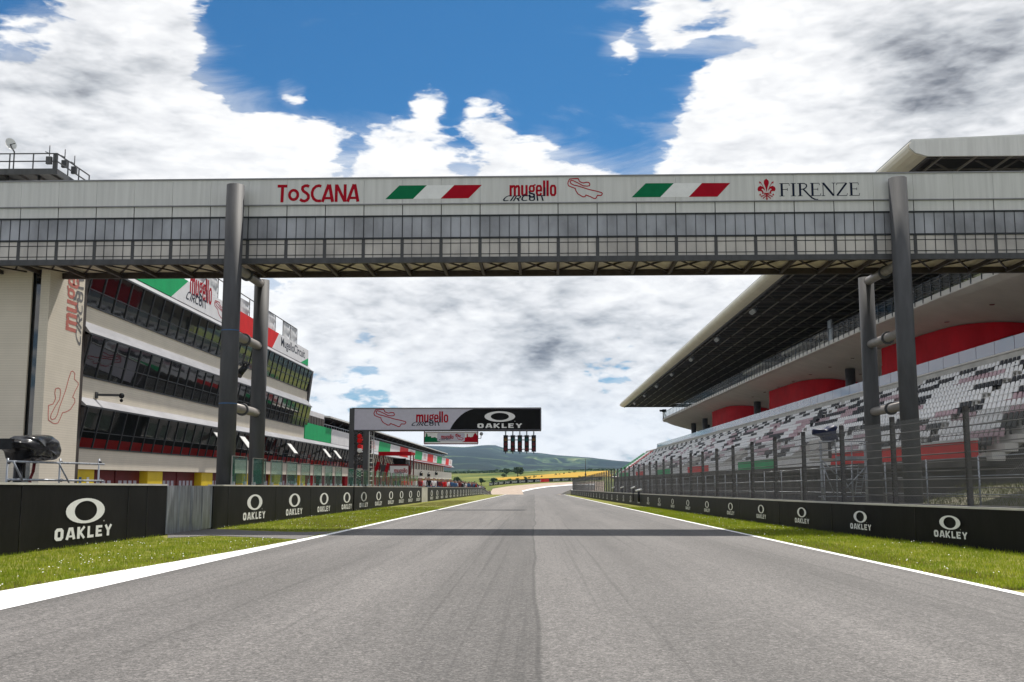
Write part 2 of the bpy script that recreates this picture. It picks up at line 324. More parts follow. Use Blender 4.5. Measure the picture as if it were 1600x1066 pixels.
def asphalt():
    m, nt, b = newmat('asphalt'); L = nt.links; tc = nnode(nt, 'ShaderNodeTexCoord')
    def nz(scale, detail, st=(1, 1, 1), rough=.6):
        mp = nnode(nt, 'ShaderNodeMapping'); mp.inputs['Scale'].default_value = st; L.new(tc.outputs['Object'], mp.inputs[0])
        n = nnode(nt, 'ShaderNodeTexNoise'); L.new(mp.outputs[0], n.inputs['Vector']); n.inputs['Scale'].default_value = scale; n.inputs['Detail'].default_value = detail; n.inputs['Roughness'].default_value = rough; return n.outputs[0]
    def mr(v, a, b_, lo, hi):
        n = nnode(nt, 'ShaderNodeMapRange'); L.new(v, n.inputs[0])
        for i, x in enumerate((a, b_, lo, hi)): n.inputs[i + 1].default_value = x
        return n.outputs[0]
    def mul(*vs):
        o = vs[0]
        for v in vs[1:]:
            n = nnode(nt, 'ShaderNodeMath', operation='MULTIPLY'); L.new(o, n.inputs[0]); L.new(v, n.inputs[1]); o = n.outputs[0]
        return o
    def cell(scale, lo, hi):
        v = nnode(nt, 'ShaderNodeTexVoronoi'); v.inputs['Scale'].default_value = scale; L.new(tc.outputs['Object'], v.inputs['Vector']); sx = nnode(nt, 'ShaderNodeSeparateXYZ'); L.new(v.outputs['Color'], sx.inputs[0]); return mr(sx.outputs[0], 0, 1, lo, hi)
    grain = mul(cell(85, .50, 1.50), cell(38, .72, 1.28))
    mid = mul(mr(nz(24, 2), .36, .64, .72, 1.30), mr(nz(8, 4), .35, .65, .9, 1.1))
    streak = mr(nz(1.6, 5, (1, .035, 1)), .35, .68, .86, 1.12)
    patch = mr(nz(.25, 6, (1, .3, 1)), .35, .65, .90, 1.10)
    sp = nnode(nt, 'ShaderNodeSeparateXYZ'); L.new(tc.outputs['Object'], sp.inputs[0])
    # paving joint: strip of older darker paving west of the seam, with a drifting edge
    wob = nnode(nt, 'ShaderNodeMath', operation='ADD'); L.new(sp.outputs[0], wob.inputs[0]); L.new(mr(nz(.05, 2, (.01, 1, 1)), .3, .7, -.12, .12), wob.inputs[1])
    edge = mr(wob.outputs[0], -.02, .02, 0, 1); fade = mr(wob.outputs[0], -1.5, -.02, 1.05, .70)
    es = nnode(nt, 'ShaderNodeMix'); L.new(edge, es.inputs['Factor']); L.new(fade, es.inputs['A']); es.inputs['B'].default_value = 1.
    crack = nnode(nt, 'ShaderNodeMath', operation='ABSOLUTE'); L.new(wob.outputs[0], crack.inputs[0]); cr = mr(crack.outputs[0], .010, .035, .55, 1.)
    # rubbered lanes and thin tyre marks along the straight
    ln = nnode(nt, 'ShaderNodeMath', operation='SINE'); lx = nnode(nt, 'ShaderNodeMath', operation='MULTIPLY_ADD'); L.new(wob.outputs[0], lx.inputs[0]); lx.inputs[1].default_value = 2.3; lx.inputs[2].default_value = .6; L.new(lx.outputs[0], ln.inputs[0])
    lanes = mr(ln.outputs[0], -1, 1, .86, 1.07)
    marks = mr(nz(2.2, 3, (3.2, .012, 1), .7), .56, .70, 1., .70)
    stain = mr(nz(.9, 5, (1, .5, 1), .65), .60, .74, 1., .86)
    tot = mul(grain, mid, streak, patch, es.outputs['Result'], cr, lanes, marks, stain)
    sc = nnode(nt, 'ShaderNodeVectorMath', operation='SCALE'); sc.inputs[0].default_value = (.101, .0945, .091); L.new(tot, sc.inputs['Scale']); L.new(sc.outputs[0], b.inputs['Base Color'])
    b.inputs['Roughness'].default_value = .78; b.inputs['Specular IOR Level'].default_value = .35
    bp = nnode(nt, 'ShaderNodeBump'); bp.inputs['Strength'].default_value = .35; bp.inputs['Distance'].default_value = .006; L.new(grain, bp.inputs['Height']); L.new(bp.outputs[0], b.inputs['Normal'])
    return m
M['asphalt'] = asphalt()
M['lane_asphalt'] = pm('lane_asphalt', (.13, .122, .118), .85, .2, 20., detail=3)
M['line_paint'] = pm('line_paint', (.76, .76, .76), .6, .05, 3.5, col2=(.50, .49, .48), lo=.54, hi=.86, detail=12, streak=(2.5, .35, 1))
M['turf'] = pm('turf', (.09, .115, .012), .9, .3, 2.2, detail=9, col2=(.23, .21, .06), bump=.4, spec=.05)
def blade_mat(name, c1, c2, c3):
    m, nt, b = newmat(name); L = nt.links; tc = nnode(nt, 'ShaderNodeTexCoord'); n = nnode(nt, 'ShaderNodeTexNoise'); L.new(tc.outputs['Object'], n.inputs['Vector']); n.inputs['Scale'].default_value = 1.5; n.inputs['Detail'].default_value = 9; n.inputs['Roughness'].default_value = .68
    r = nnode(nt, 'ShaderNodeValToRGB'); L.new(n.outputs[0], r.inputs[0]); e = r.color_ramp.elements; e[0].position = .30; e[0].color = (*c1, 1); e[1].position = .70; e[1].color = (*c3, 1); x = e.new(.5); x.color = (*c2, 1)
    L.new(r.outputs[0], b.inputs['Base Color']); b.inputs['Roughness'].default_value = .65; b.inputs['Specular IOR Level'].default_value = .15
    t = nnode(nt, 'ShaderNodeBsdfTranslucent'); L.new(r.outputs[0], t.inputs[0]); mx = nnode(nt, 'ShaderNodeMixShader'); mx.inputs[0].default_value = .45; L.new(b.outputs[0], mx.inputs[1]); L.new(t.outputs[0], mx.inputs[2]); L.new(mx.outputs[0], nt.nodes['Material Output'].inputs['Surface']); return m
M['blade'] = blade_mat('blade', (.10, .17, .012), (.22, .28, .018), (.40, .40, .05))
M['faded_red'] = pm('faded_red', (.50, .17, .14), .7, .12, 3., spec=.08)
M['faded_navy'] = pm('faded_navy', (.17, .165, .17), .7, .15, 3., spec=.08)
M['blade_dry'] = pm('blade_dry', (.20, .16, .05), .8, .2, 1.1, detail=8, col2=(.33, .30, .10))
M['petal'] = pm('petal', (.80, .80, .74), .7, .05, 3.)
M['gravel'] = pm('gravel', (.36, .29, .235), .95, .15, .6, detail=10, bump=.3, spec=.05)
M['meadow'] = pm('meadow', (.045, .075, .016), .95, .2, .022, detail=12, col2=(.17, .175, .045), streak=(1, .5, 1), spec=.05, lo=.40, hi=.62)
M['grain'] = pm('grain', (.38, .235, .035), .95, .12, .02, detail=9, streak=(1, 3, 1), spec=.05)
M['bank'] = pm('bank', (.065, .07, .035), .95, .3, .6, detail=9, col2=(.15, .13, .09), bump=.4)
# ------------------------------------------------------------------ terrain
PROF = [(-200, 1.3), (0, 0), (232, 232 * SL), (262, -2.6), (300, -4.2), (335, -3.6), (450, 1.0), (520, 1.4), (800, 8.6), (950, 10.8), (1300, 12), (2500, 10), (9000, 10)]
def zg(x, y):
    for (a, za), (b, zb) in zip(PROF[:-1], PROF[1:]):
        if y <= b:
            t = (y - a) / (b - a); z = za + (zb - za) * t
            break
    else: z = PROF[-1][1]
    if y > 430:
        w = min(1, (y - 430) / 300); z += w * (1.0 * math.sin(x * .006 + y * .004) + .9 * math.sin(x * .013 + 1.3)) - w * max(0, (-x - 60)) * .008 * (y < 1500) - w * 2.6 * min(1., max(0., (25 - x) / 70))
    return z
def terrain():
    ys = [-150, -60, 0] + [232 * k / 12 for k in range(1, 13)] + list(range(240, 470, 6)) + list(range(480, 1000, 20)) + [1100, 1300, 1700, 2500, 4000, 9000]
    xs = sorted([-6000, -3000, -1500, -900, -600, -400] + list(range(-300, 301, 25)) + [400, 600, 900, 1500, 3000, 6000])
    v = [(x, y, zg(x, y) - .05) for y in ys for x in xs]; n = len(xs)
    b = MB(); b.add(v, [(j * n + i, j * n + i + 1, (j + 1) * n + i + 1, (j + 1) * n + i) for j in range(len(ys) - 1) for i in range(n - 1)], 0, True)
    tag(b.build('ground', M['meadow']), kind='structure')
terrain()
def sheet(name, left, right, ys, lift, mat, nx=2, kind='structure', **kw):
    """ribbon between x=left(y) and x=right(y) laid on the terrain"""
    v = []; f = []
    for y in ys:
        a, c = left(y), right(y)
        for i in range(nx): x = a + (c - a) * i / (nx - 1); v.append((x, y, zg(x, y) + lift))
    for j in range(len(ys) - 1):
        for i in range(nx - 1): f.append((j * nx + i, j * nx + i + 1, (j + 1) * nx + i + 1, (j + 1) * nx + i))
    b = MB().add(v, f, 0, True); return tag(b.build(name, mat), kind=kind, **kw)
def interp(pts):
    def g(y):
        if y <= pts[0][0]: return pts[0][1]
        for (a, xa), (b, xb) in zip(pts[:-1], pts[1:]):
            if y <= b: return xa + (xb - xa) * (y - a) / (b - a)
        return pts[-1][1]
    return g
YS = [-40, 0] + [4 * k for k in range(1, 58)] + list(range(232, 345, 6))
RX0 = lambda y: 6.42
LX0 = lambda y: -6.15
sheet('track', lambda y: -6.4 + max(0, y - 250) * .02, lambda y: 6.5 + max(0, y - 250) * .02, YS, .012, M['asphalt'])
# painted edge lines: the left one swells into a broad white band near the camera
outer = interp([(-40, -8.4), (0, -7.9), (14.5, -7.28), (20, -6.86), (24, -6.62), (29, -6.40), (34, -6.33), (260, -6.3)])
sheet('edge_line', outer, lambda y: -6.12, [y for y in YS if y < 250] , .018, M['line_paint'])
sheet('edge_line', lambda y: 6.33, lambda y: 6.50, [y for y in YS if y < 250], .018, M['line_paint'])
WL = interp([(0, -11.05), (64, -11.0), (110, -11.2), (300, -11.5)])                 # pit wall face
WR = interp([(0, 11.9), (14, 11.2), (23.1, 10.49), (31, 9.6), (38.9, 9.18), (60, 8.75), (117, 8.15), (230, 7.9)])   # trackside wall face
sheet('turf_strip', lambda y: WL(y) - .3, lambda y: min(outer(y) + .05, -6.3), [y for y in YS if y < 300], .004, M['turf'])
sheet('turf_strip', lambda y: 6.46, lambda y: WR(y) + .3, [y for y in YS if y < 250], .004, M['turf'])
sheet('pit_lane', lambda y: -40, lambda y: WL(y) - .3, [y for y in YS if y < 300], .004, M['lane_asphalt'])
# access path from the gate to the track
def pathsheet(name, pix, lift, mat):
    p = [ground(*q) for q in pix]; b = MB().add([(q.x, q.y, zg(q.x, q.y) + lift) for q in p], [tuple(range(len(p)))]); return tag(b.build(name, mat), kind='structure')
pathsheet('access_path', [(262, 841.5), (330, 837.5), (400, 840.5), (465, 843.5), (492, 837.5), (548, 827), (520, 831.5), (470, 832.5), (400, 830.5), (330, 827.0), (262, 834)], .015, M['lane_asphalt'])
# run-off beyond the brow: bend, white kerb edge, gravel bed
def on_terrain(px, py, lo=262, hi=2500):
    d = ray(px, py); y = lo
    while y < hi:
        p = CAM + d * (y / d.y)
        if p.z <= zg(p.x, p.y): return p
        y += 1.
    return CAM + d * (hi / d.y)
def far_patch(name, top, bot, lift, mat, n=14, m=10):
    """patch of terrain between two pixel-traced borders (each a polyline from left to right), resampled on the terrain"""
    def res(pl, t):
        L = len(pl) - 1; k = min(int(t * L), L - 1); u = t * L - k; return (pl[k][0] + (pl[k + 1][0] - pl[k][0]) * u, pl[k][1] + (pl[k + 1][1] - pl[k][1]) * u)
    v = []
    T = [on_terrain(*res(top, i / n)) for i in range(n + 1)]; B = [on_terrain(*res(bot, i / n)) for i in range(n + 1)]
    for j in range(m + 1):
        for i in range(n + 1):
            p = B[i].lerp(T[i], j / m); v.append((p.x, p.y, zg(p.x, p.y) + lift))
    f = [(j * (n + 1) + i, j * (n + 1) + i + 1, (j + 1) * (n + 1) + i + 1, (j + 1) * (n + 1) + i) for j in range(m) for i in range(n)]
    return tag(MB().add(v, f, 0, True).build(name, mat), kind='structure')
far_patch('gravel_bed', [(770, 764), (800, 759.5), (850, 755.5), (900, 753), (945, 752)], [(745, 778), (790, 778), (850, 778), (900, 778), (945, 775)], .06, M['gravel'])
far_patch('track_bend', [(816, 768.3), (835, 764.2), (860, 761), (890, 758.6), (930, 757.5)], [(819, 775), (840, 775), (865, 774), (895, 770), (930, 766)], .12, M['lane_asphalt'])
far_patch('bend_line', [(815, 767.9), (834, 763.5), (860, 760.3), (890, 757.9), (930, 756.8)], [(817, 769.2), (835.5, 765), (860, 761.6), (890, 759.2), (930, 758.1)], .18, M['line_paint'])
far_patch('grain_field', [(775, 747.5), (835, 743.5), (880, 739.8), (920, 737.6), (965, 735.5)], [(775, 751), (835, 749), (880, 747), (920, 746), (965, 745)], .25, M['grain'])

# hills: three ranges of real relief
def hill_mat():
    m, nt, b = newmat('hill_cover'); L = nt.links; tc = nnode(nt, 'ShaderNodeTexCoord')
    def nz(scale, detail, rough=.6):
        n = nnode(nt, 'ShaderNodeTexNoise'); L.new(tc.outputs['Object'], n.inputs['Vector']); n.inputs['Scale'].default_value = scale; n.inputs['Detail'].default_value = detail; n.inputs['Roughness'].default_value = rough; return n.outputs[0]
    a = nnode(nt, 'ShaderNodeValToRGB'); L.new(nz(.0042, 10, .70), a.inputs[0]); e = a.color_ramp.elements
    e[0].position = .52; e[0].color = (.004, .014, .014, 1); e[1].position = .57; e[1].color = (.035, .068, .032, 1); x = a.color_ramp.elements.new(.66); x.color = (.17, .20, .09, 1)
    g = nnode(nt, 'ShaderNodeMapRange'); L.new(nz(.05, 4, .7), g.inputs[0]); g.inputs[1].default_value = .35; g.inputs[2].default_value = .65; g.inputs[3].default_value = .6; g.inputs[4].default_value = 1.35
    mx = nnode(nt, 'ShaderNodeMix', data_type='RGBA', blend_type='MULTIPLY'); mx.inputs['Factor'].default_value = 1; L.new(a.outputs[0], mx.inputs['A']); L.new(g.outputs[0], mx.inputs['B']); L.new(mx.outputs['Result'], b.inputs['Base Color'])
    b.inputs['Roughness'].default_value = .95; b.inputs['Specular IOR Level'].default_value = .1
    return m
M['hills'] = hill_mat()
def hills(ridge, yr, y0, seed, rough):
    """ridge: pixel outline; the crest stands at distance yr, the foot at y0"""
    pts = [(atY(px, py, yr).x, atY(px, py, yr).z) for px, py in ridge]; top = interp(pts)
    xs = np.linspace(pts[0][0], pts[-1][0], 170); v = []; nj = 46
    for j in range(nj + 1):
        t = j / nj; y = y0 + (yr * 1.25 - y0) * t; k = (y - y0) / (yr - y0)
        for x in xs:
            h = top(x * (1 if k < .2 else 1)); e = (math.sin(min(k, 1) * math.pi / 2) ** 1.25) if k <= 1 else 1 - (k - 1) * 1.4
            nn = noise.fractal(Vector((x * .0016, y * .0016, seed)), 1.0, 2.1, 6); rdg = abs(noise.noise(Vector((x * .0011 + 4, y * .0005, seed + 3))))
            w = math.sin(min(1, k) * math.pi) if k <= 1 else 0
            z = 8 + (h - 8) * e + w * (nn * rough - rdg * rough * 1.6) + (nn * rough * .04)
            if k < .97: z = min(z, 8 + (h - 8) * (.18 + .80 * k) + nn * 8)      # shoulders stay below the crest
            v.append((x, y, z))
    n = len(xs); f = [(j * n + i, j * n + i + 1, (j + 1) * n + i + 1, (j + 1) * n + i) for j in range(nj) for i in range(n - 1)]
    tag(MB().add(v, f, 0, True).build('hills', M['hills']), kind='structure')
hills([(100, 716), (400, 705), (560, 694), (640, 693), (700, 696), (730, 698), (755, 696), (772, 695.5), (788, 701), (806, 705.5), (840, 707), (868, 710.5), (905, 713), (940, 719), (975, 723), (1010, 722), (1100, 716), (1300, 720), (1700, 716), (2100, 712)], 5200, 2300, 1., 115)
hills([(200, 726), (600, 724), (690, 727), (725, 724), (745, 721), (765, 719), (780, 722), (800, 731), (830, 736), (870, 734), (910, 733), (960, 736), (1010, 737), (1300, 735), (1800, 730)], 3000, 1500, 5., 30)
hills([(100, 722), (500, 718), (700, 716), (790, 719), (850, 722), (900, 724), (935, 727), (1000, 729), (1400, 724), (1900, 722)], 4000, 2100, 9., 60)

# ------------------------------------------------------------------ grass, daisies
def scatter(name, area, n, hmin, hmax, w, mat, seed):
    r = np.random.default_rng(seed); P = []
    (ya, yb), fl, fr, ok = area
    y = ya + (yb - ya) * r.random(n * 3) ** 1.5; u = r.random(n * 3)
    P = [(fl(a) + (fr(a) - fl(a)) * b, a) for a, b in zip(y, u)]
    P = [p for p in P if ok(*p)][:n]; P = np.array(P); n = len(P)
    h = hmin + (hmax - hmin) * r.random(n); a = r.random(n) * 6.283; ln = r.random(n) * .7; la = r.random(n) * 6.283
    z = np.array([zg(p[0], p[1]) for p in P]) + .0
    dx = np.cos(a) * w * .5; dy = np.sin(a) * w * .5
    v = np.zeros((n, 3, 3)); v[:, 0] = np.stack([P[:, 0] - dx, P[:, 1] - dy, z], 1); v[:, 1] = np.stack([P[:, 0] + dx, P[:, 1] + dy, z], 1)
    v[:, 2] = np.stack([P[:, 0] + np.cos(la) * ln * h, P[:, 1] + np.sin(la) * ln * h, z + h], 1)
    me = bpy.data.meshes.new(name); me.vertices.add(n * 3); me.vertices.foreach_set('co', v.ravel()); me.loops.add(n * 3); me.loops.foreach_set('vertex_index', np.arange(n * 3, dtype=np.int32))
    me.polygons.add(n); me.polygons.foreach_set('loop_start', np.arange(0, n * 3, 3, dtype=np.int32)); me.polygons.foreach_set('loop_total', np.full(n, 3, dtype=np.int32)); me.materials.append(mat); me.update(); me.validate()
    return me
def patchy(x, y, s, t): return noise.noise(Vector((x * s, y * s, t)))
PA = [ground(*q) for q in [(255, 843.5), (330, 840), (400, 842), (465, 845), (548, 827), (520, 830.5), (470, 831.5), (400, 829.5), (330, 826), (255, 832)]]
def in_path(x, y):
    c = False; n = len(PA)
    for i in range(n):
        a, b = PA[i], PA[i - 1]
        if (a.y > y) != (b.y > y) and x < (b.x - a.x) * (y - a.y) / (b.y - a.y) + a.x: c = not c
    return c
left_area = ((13.5, 78), lambda y: WL(y) + .05, lambda y: outer(y) + .05, lambda x, y: not in_path(x, y))
right_area = ((15, 78), lambda y: 6.46, lambda y: WR(y) - .05, lambda x, y: True)
tag(link('grass', scatter('grass', left_area, 70000, .02, .10, .014, M['blade'], 1)), 'short bright green grass between pit wall and white line', 'grass', kind='stuff')
tag(link('grass', scatter('grass', right_area, 66000, .02, .105, .014, M['blade'], 2)), 'short bright green grass between track edge and trackside wall', 'grass', kind='stuff')
dry_r = ((15, 90), lambda y: 6.47, lambda y: 7.9, lambda x, y: random.random() < max(0., 1 - (x - 6.5) / 1.2) and patchy(x, y, .5, 2) > -.15)
tag(link('dry_grass', scatter('dry_grass', dry_r, 16000, .02, .06, .016, M['blade_dry'], 3)), 'brownish dry grass along the right edge of the track', 'grass', kind='stuff')
dry_n = ((14, 60), lambda y: outer(y) - 1.2, lambda y: outer(y) + .04, lambda x, y: not in_path(x, y) and random.random() < 1.1 - (outer(y) - x) and patchy(x, y, .7, 4) > -.1)
tag(link('dry_grass', scatter('dry_grass', dry_n, 7000, .02, .06, .016, M['blade_dry'], 6)), 'brownish dry grass along the left white band', 'grass', kind='stuff')
dry_l = ((38, 120), lambda y: WL(y) + 1.0, lambda y: -6.7, lambda x, y: patchy(x, y, .12, 5) > -.25)
tag(link('dry_grass', scatter('dry_grass', dry_l, 14000, .03, .08, .02, M['blade_dry'], 4)), 'straw coloured seeding grass beyond the access path by pit wall', 'grass', kind='stuff')
def daisies(area, n, seed, thr):
    r = random.Random(seed); b = MB(); k = 0
    (ya, yb), fl, fr, ok = area
    while k < n:
        y = ya + (yb - ya) * r.random() ** 1.4; x = fl(y) + (fr(y) - fl(y)) * r.random(); k += 1
        if not ok(x, y) or patchy(x, y, .55, 8.) < thr: continue
        z = zg(x, y) + .05 + r.random() * .05; s = .005 + .006 * r.random(); t = r.random() * .8 - .4
        b.add([(x - s, y - s, z - t * s), (x + s, y - s, z + t * s), (x + s, y + s, z + s), (x - s, y + s, z + s)], [(0, 1, 2, 3)])
    return b.mesh('daisies', M['petal'])
tag(link('daisies', daisies(left_area, 950, 1, .0)), 'tiny white daisies in the grass before the pit wall', 'flowers', kind='stuff')
tag(link('daisies', daisies(right_area, 500, 2, .1)), 'tiny white daisies in the grass before the trackside wall', 'flowers', kind='stuff')

# ------------------------------------------------------------------ lettering
def ribbon(pts, w, closed=False):
    """polyline -> quads with mitred joints"""
    P = [Vector((a, b)) for a, b in pts]; n = len(P); Lf = []; Rt = []
    for i in range(n):
        a = P[i - 1] if (i > 0 or closed) else None; c = P[(i + 1) % n] if (i < n - 1 or closed) else None
        d1 = (P[i] - a).normalized() if a is not None else None; d2 = (c - P[i]).normalized() if c is not None else None
        if d1 is None: d1 = d2
        if d2 is None: d2 = d1
        n1 = Vector((-d1.y, d1.x)); n2 = Vector((-d2.y, d2.x)); mm = n1 + n2
        mm = mm.normalized() if mm.length > 1e-4 else n1
        k = w / 2 / max(.45, mm.dot(n1)); Lf.append(P[i] + mm * k); Rt.append(P[i] - mm * k)
    q = []
    for i in range(n if closed else n - 1):
        j = (i + 1) % n; q.append([tuple(Lf[i]), tuple(Lf[j]), tuple(Rt[j]), tuple(Rt[i])])
    return q
def arc(cx, cy, rx, ry, a0, a1, n=14): return [(cx + rx * math.cos(R_(a0 + (a1 - a0) * i / n)), cy + ry * math.sin(R_(a0 + (a1 - a0) * i / n))) for i in range(n + 1)]
def glyphs(spec, h, sx=1.):
    """spec: list of (advance, [(polyline, width, closed)]) in unit height -> list of quads"""
    out = []; x = 0; k = 0
    for adv, strokes in spec:
        for st in strokes:
            pl, w = st[0], st[1]; cl = len(st) > 2 and st[2]
            for q in ribbon([((x + a) * sx, b) for a, b in pl], w, cl): out.append(([(a * h, b * h) for a, b in q], k % 4))
            k += 1
        x += adv
    return out, x * h * sx
def put(b, polys, O, A, B, N, mi=0, eps=.0012):
    """lay polygons on plane; strokes staggered a hair so none share a plane"""
    for poly, lay in polys: b.flat(poly, Vector(O) + Vector(N) * (eps * lay), A, B, mi)
def text_polys(txt, size, sx=1., bold=.0, shear=0., sp=1.):
    cu = bpy.data.curves.new('t', 'FONT'); cu.body = txt; cu.size = size; cu.offset = bold; cu.shear = shear; cu.space_character = sp; cu.resolution_u = 3
    o = bpy.data.objects.new('t', cu); COL.objects.link(o); dg = bpy.context.evaluated_depsgraph_get(); dg.update()
    me = bpy.data.meshes.new_from_object(o.evaluated_get(dg)); v = [(p.co.x * sx, p.co.y) for p in me.vertices]; f = [tuple(p.vertices) for p in me.polygons]
    bpy.data.objects.remove(o); bpy.data.curves.remove(cu); bpy.data.meshes.remove(me)
    return v, f
def put_text(b, tv, tf, O, A, B, mi=0, fit=None):
    """fit = (x0, x1, y0, y1) box in plane coordinates"""
    v = tv
    if fit:
        xs = [p[0] for p in v]; ys = [p[1] for p in v]; a, c, d, e = min(xs), max(xs), min(ys), max(ys)
        v = [(fit[0] + (p[0] - a) / (c - a) * (fit[1] - fit[0]), fit[2] + (p[1] - d) / (e - d) * (fit[3] - fit[2])) for p in v]
    O, A, B = Vector(O), Vector(A), Vector(B)
    b.add([O + A * p[0] + B * p[1] for p in v], tf, mi)
w_ = .27
OAK = [(1.02, [([(.135, .24), (.135, .76), (.24, .875), (.56, .875), (.665, .76), (.665, .24), (.56, .125), (.24, .125)], w_, True)]),
       (1.06, [([(.1, 0), (.34, .88), (.56, .88), (.8, 0)], w_ * .92), ([(.3, .26), (.6, .26)], .16)]),
       (1.02, [([(.135, 0), (.135, 1)], w_), ([(.27, .5), (.72, 1.0)], w_ * .8), ([(.30, .52), (.72, .0)], w_ * .8)]),
       (.86, [([(.135, 1), (.135, .11), (.66, .11)], w_ * .9)]),
       (.94, [([(.135, 0), (.135, 1)], w_), ([(.27, .89), (.7, .89)], .22), ([(.27, .5), (.62, .5)], .2), ([(.27, .11), (.7, .11)], .22)]),
       (.85, [([(.10, 1), (.42, .46)], w_ * .85), ([(.74, 1), (.42, .46)], w_ * .85), ([(.42, .5), (.42, 0)], w_)])]
def ellipse_ring(rx, ry, ix, iy, n=28):
    q = []
    for i in range(n):
        a, b = 2 * math.pi * i / n, 2 * math.pi * (i + 1) / n
        q.append(([(rx * math.cos(a), ry * math.sin(a)), (rx * math.cos(b), ry * math.sin(b)), (ix * math.cos(b), iy * math.sin(b)), (ix * math.cos(a), iy * math.sin(a))], 0))
    return q
def oak_logo(b, C, A, B, N, ring=(1.13, .305, .65, .24), text=(3.3, .28), drop=.66, mi=0):
    C, A, B = Vector(C), Vector(A), Vector(B)
    put(b, ellipse_ring(*ring), C, A, B, N, mi)
    g, wd = glyphs(OAK, 1.0); k = text[0] / wd
    put(b, [([(x * k - text[0] / 2, y * text[1]) for x, y in q], l) for q, l in g], C - B * (drop - 0), A, B, N, mi)
    u = ring[1] * .055; put(b, [([(ring[0] * .98 - u, -ring[1] * .9 - u), (ring[0] * .98 + u, -ring[1] * .9 - u), (ring[0] * .98 + u, -ring[1] * .9 + u), (ring[0] * .98 - u, -ring[1] * .9 + u)], 1)], C, A, B, N, mi)
TRK = [(350, 172), (352, 158), (366, 132), (400, 129), (446, 128), (457, 152), (472, 160), (493, 166), (520, 160), (544, 162), (553, 178), (548, 190), (528, 193), (490, 190), (445, 166), (400, 146), (380, 143), (370, 152), (378, 170), (402, 182), (440, 190), (545, 222), (620, 238), (662, 250), (667, 260), (655, 274), (622, 272), (606, 298), (592, 299), (552, 281), (515, 268), (508, 282), (488, 284), (442, 258), (424, 232), (418, 212), (378, 198), (356, 188)]
TRK = [((x - 350) / 317., (300 - y) / 317.) for x, y in TRK]
def track_outline(b, O, A, B, N, wdt, w=.022, mi=0, flip=False):
    put(b, [([(x * wdt, y * wdt) for x, y in q], 0) for q in ribbon(TRK, w, True)], O, A, B, N, mi)
T_MC = text_polys('MugelloCircuit', 1., .7, .012)
wm = .135
MUG = [(.68, [([(.07, 0), (.07, .72)], wm), ([(.12, .56), (.20, .655), (.28, .655), (.315, .58), (.315, 0)], wm), ([(.36, .56), (.44, .655), (.52, .655), (.56, .58), (.56, 0)], wm)]),
       (.44, [([(.07, .72), (.07, .17), (.11, .075), (.19, .065), (.30, .15)], wm), ([(.325, .72), (.325, 0)], wm)]),
       (.42, [([(.18, .655), (.27, .655), (.32, .57), (.32, .40), (.27, .32), (.13, .32), (.075, .40), (.075, .57), (.13, .655)], .115, True), ([(.26, .66), (.42, .74)], .09)]),
       (.43, [([(.08, .36), (.32, .36), (.325, .54), (.27, .655), (.13, .655), (.072, .54), (.072, .17), (.13, .065), (.27, .065), (.33, .2)], .125)]),
       (.20, [([(.075, 0), (.075, 1.0)], .14)]), (.20, [([(.075, 0), (.075, 1.0)], .14)]),
       (.42, [([(.135, .655), (.265, .655), (.325, .55), (.325, .17), (.265, .065), (.135, .065), (.072, .17), (.072, .55)], .13, True)])]
GLOW = [([(1.17, .33), (1.20, .20), (1.32, .17), (1.45, .12), (1.46, .02), (1.38, -.05), (1.20, -.04), (1.16, .04), (1.22, .10)], .10), ([(.76, .07), (.86, .02), (.98, .12)], .08), ([(2.085, 0), (2.085, .55)], .08)]
CIRC = [(.74, [([(.62, .86), (.46, .93), (.28, .93), (.12, .78), (.08, .5), (.12, .22), (.28, .07), (.46, .07), (.62, .14)], .15)]), (.30, [([(.12, 0), (.12, 1)], .15)]),
        (.72, [([(.1, 0), (.1, .91), (.46, .91), (.56, .80), (.56, .58), (.46, .47), (.2, .47)], .14), ([(.34, .44), (.62, 0)], .15)]),
        (.74, [([(.62, .86), (.46, .93), (.28, .93), (.12, .78), (.08, .5), (.12, .22), (.28, .07), (.46, .07), (.62, .14)], .15)]),
        (.74, [([(.1, 1), (.1, .25), (.2, .09), (.46, .09), (.56, .25), (.56, 1)], .15)]), (.30, [([(.12, 0), (.12, 1)], .15)]), (.66, [([(.0, .91), (.62, .91)], .14), ([(.31, .88), (.31, 0)], .15)])]
def mug_logo(b, O, A, B, N, wdt, mi_red=0, mi_navy=1):
    """bold red lowercase word with a dark lower loop, over a slanted dark word; wdt wide, about .37 wdt high"""
    k = wdt; O = Vector(O); N = Vector(N); g, w = glyphs(MUG, 1.0); s = .85 * k / w; h = .29 * k; ox, oy = .15 * k, .085 * k
    put(b, [([(ox + x * s, oy + y * h) for x, y in q], l) for q, l in g], O + N * .001, A, B, N, mi_red)
    put(b, [([(ox + x * s, oy + y * h) for x, y in q], i) for i, (pl, wd) in enumerate(GLOW) for q in ribbon(pl, wd)], O + N * .007, A, B, N, mi_navy)
    g, w = glyphs(CIRC, 1.0); s = .82 * k / w; h = .105 * k
    put(b, [([(x * s + (.10 - .14 * (x / w)) * k * y, y * h) for x, y in q], l) for q, l in g], O + N * .003, A, B, N, mi_navy)

M['bank_blade'] = pm('bank_blade', (.07, .085, .015), .8, .3, .8, detail=8, col2=(.20, .19, .06), spec=.05)
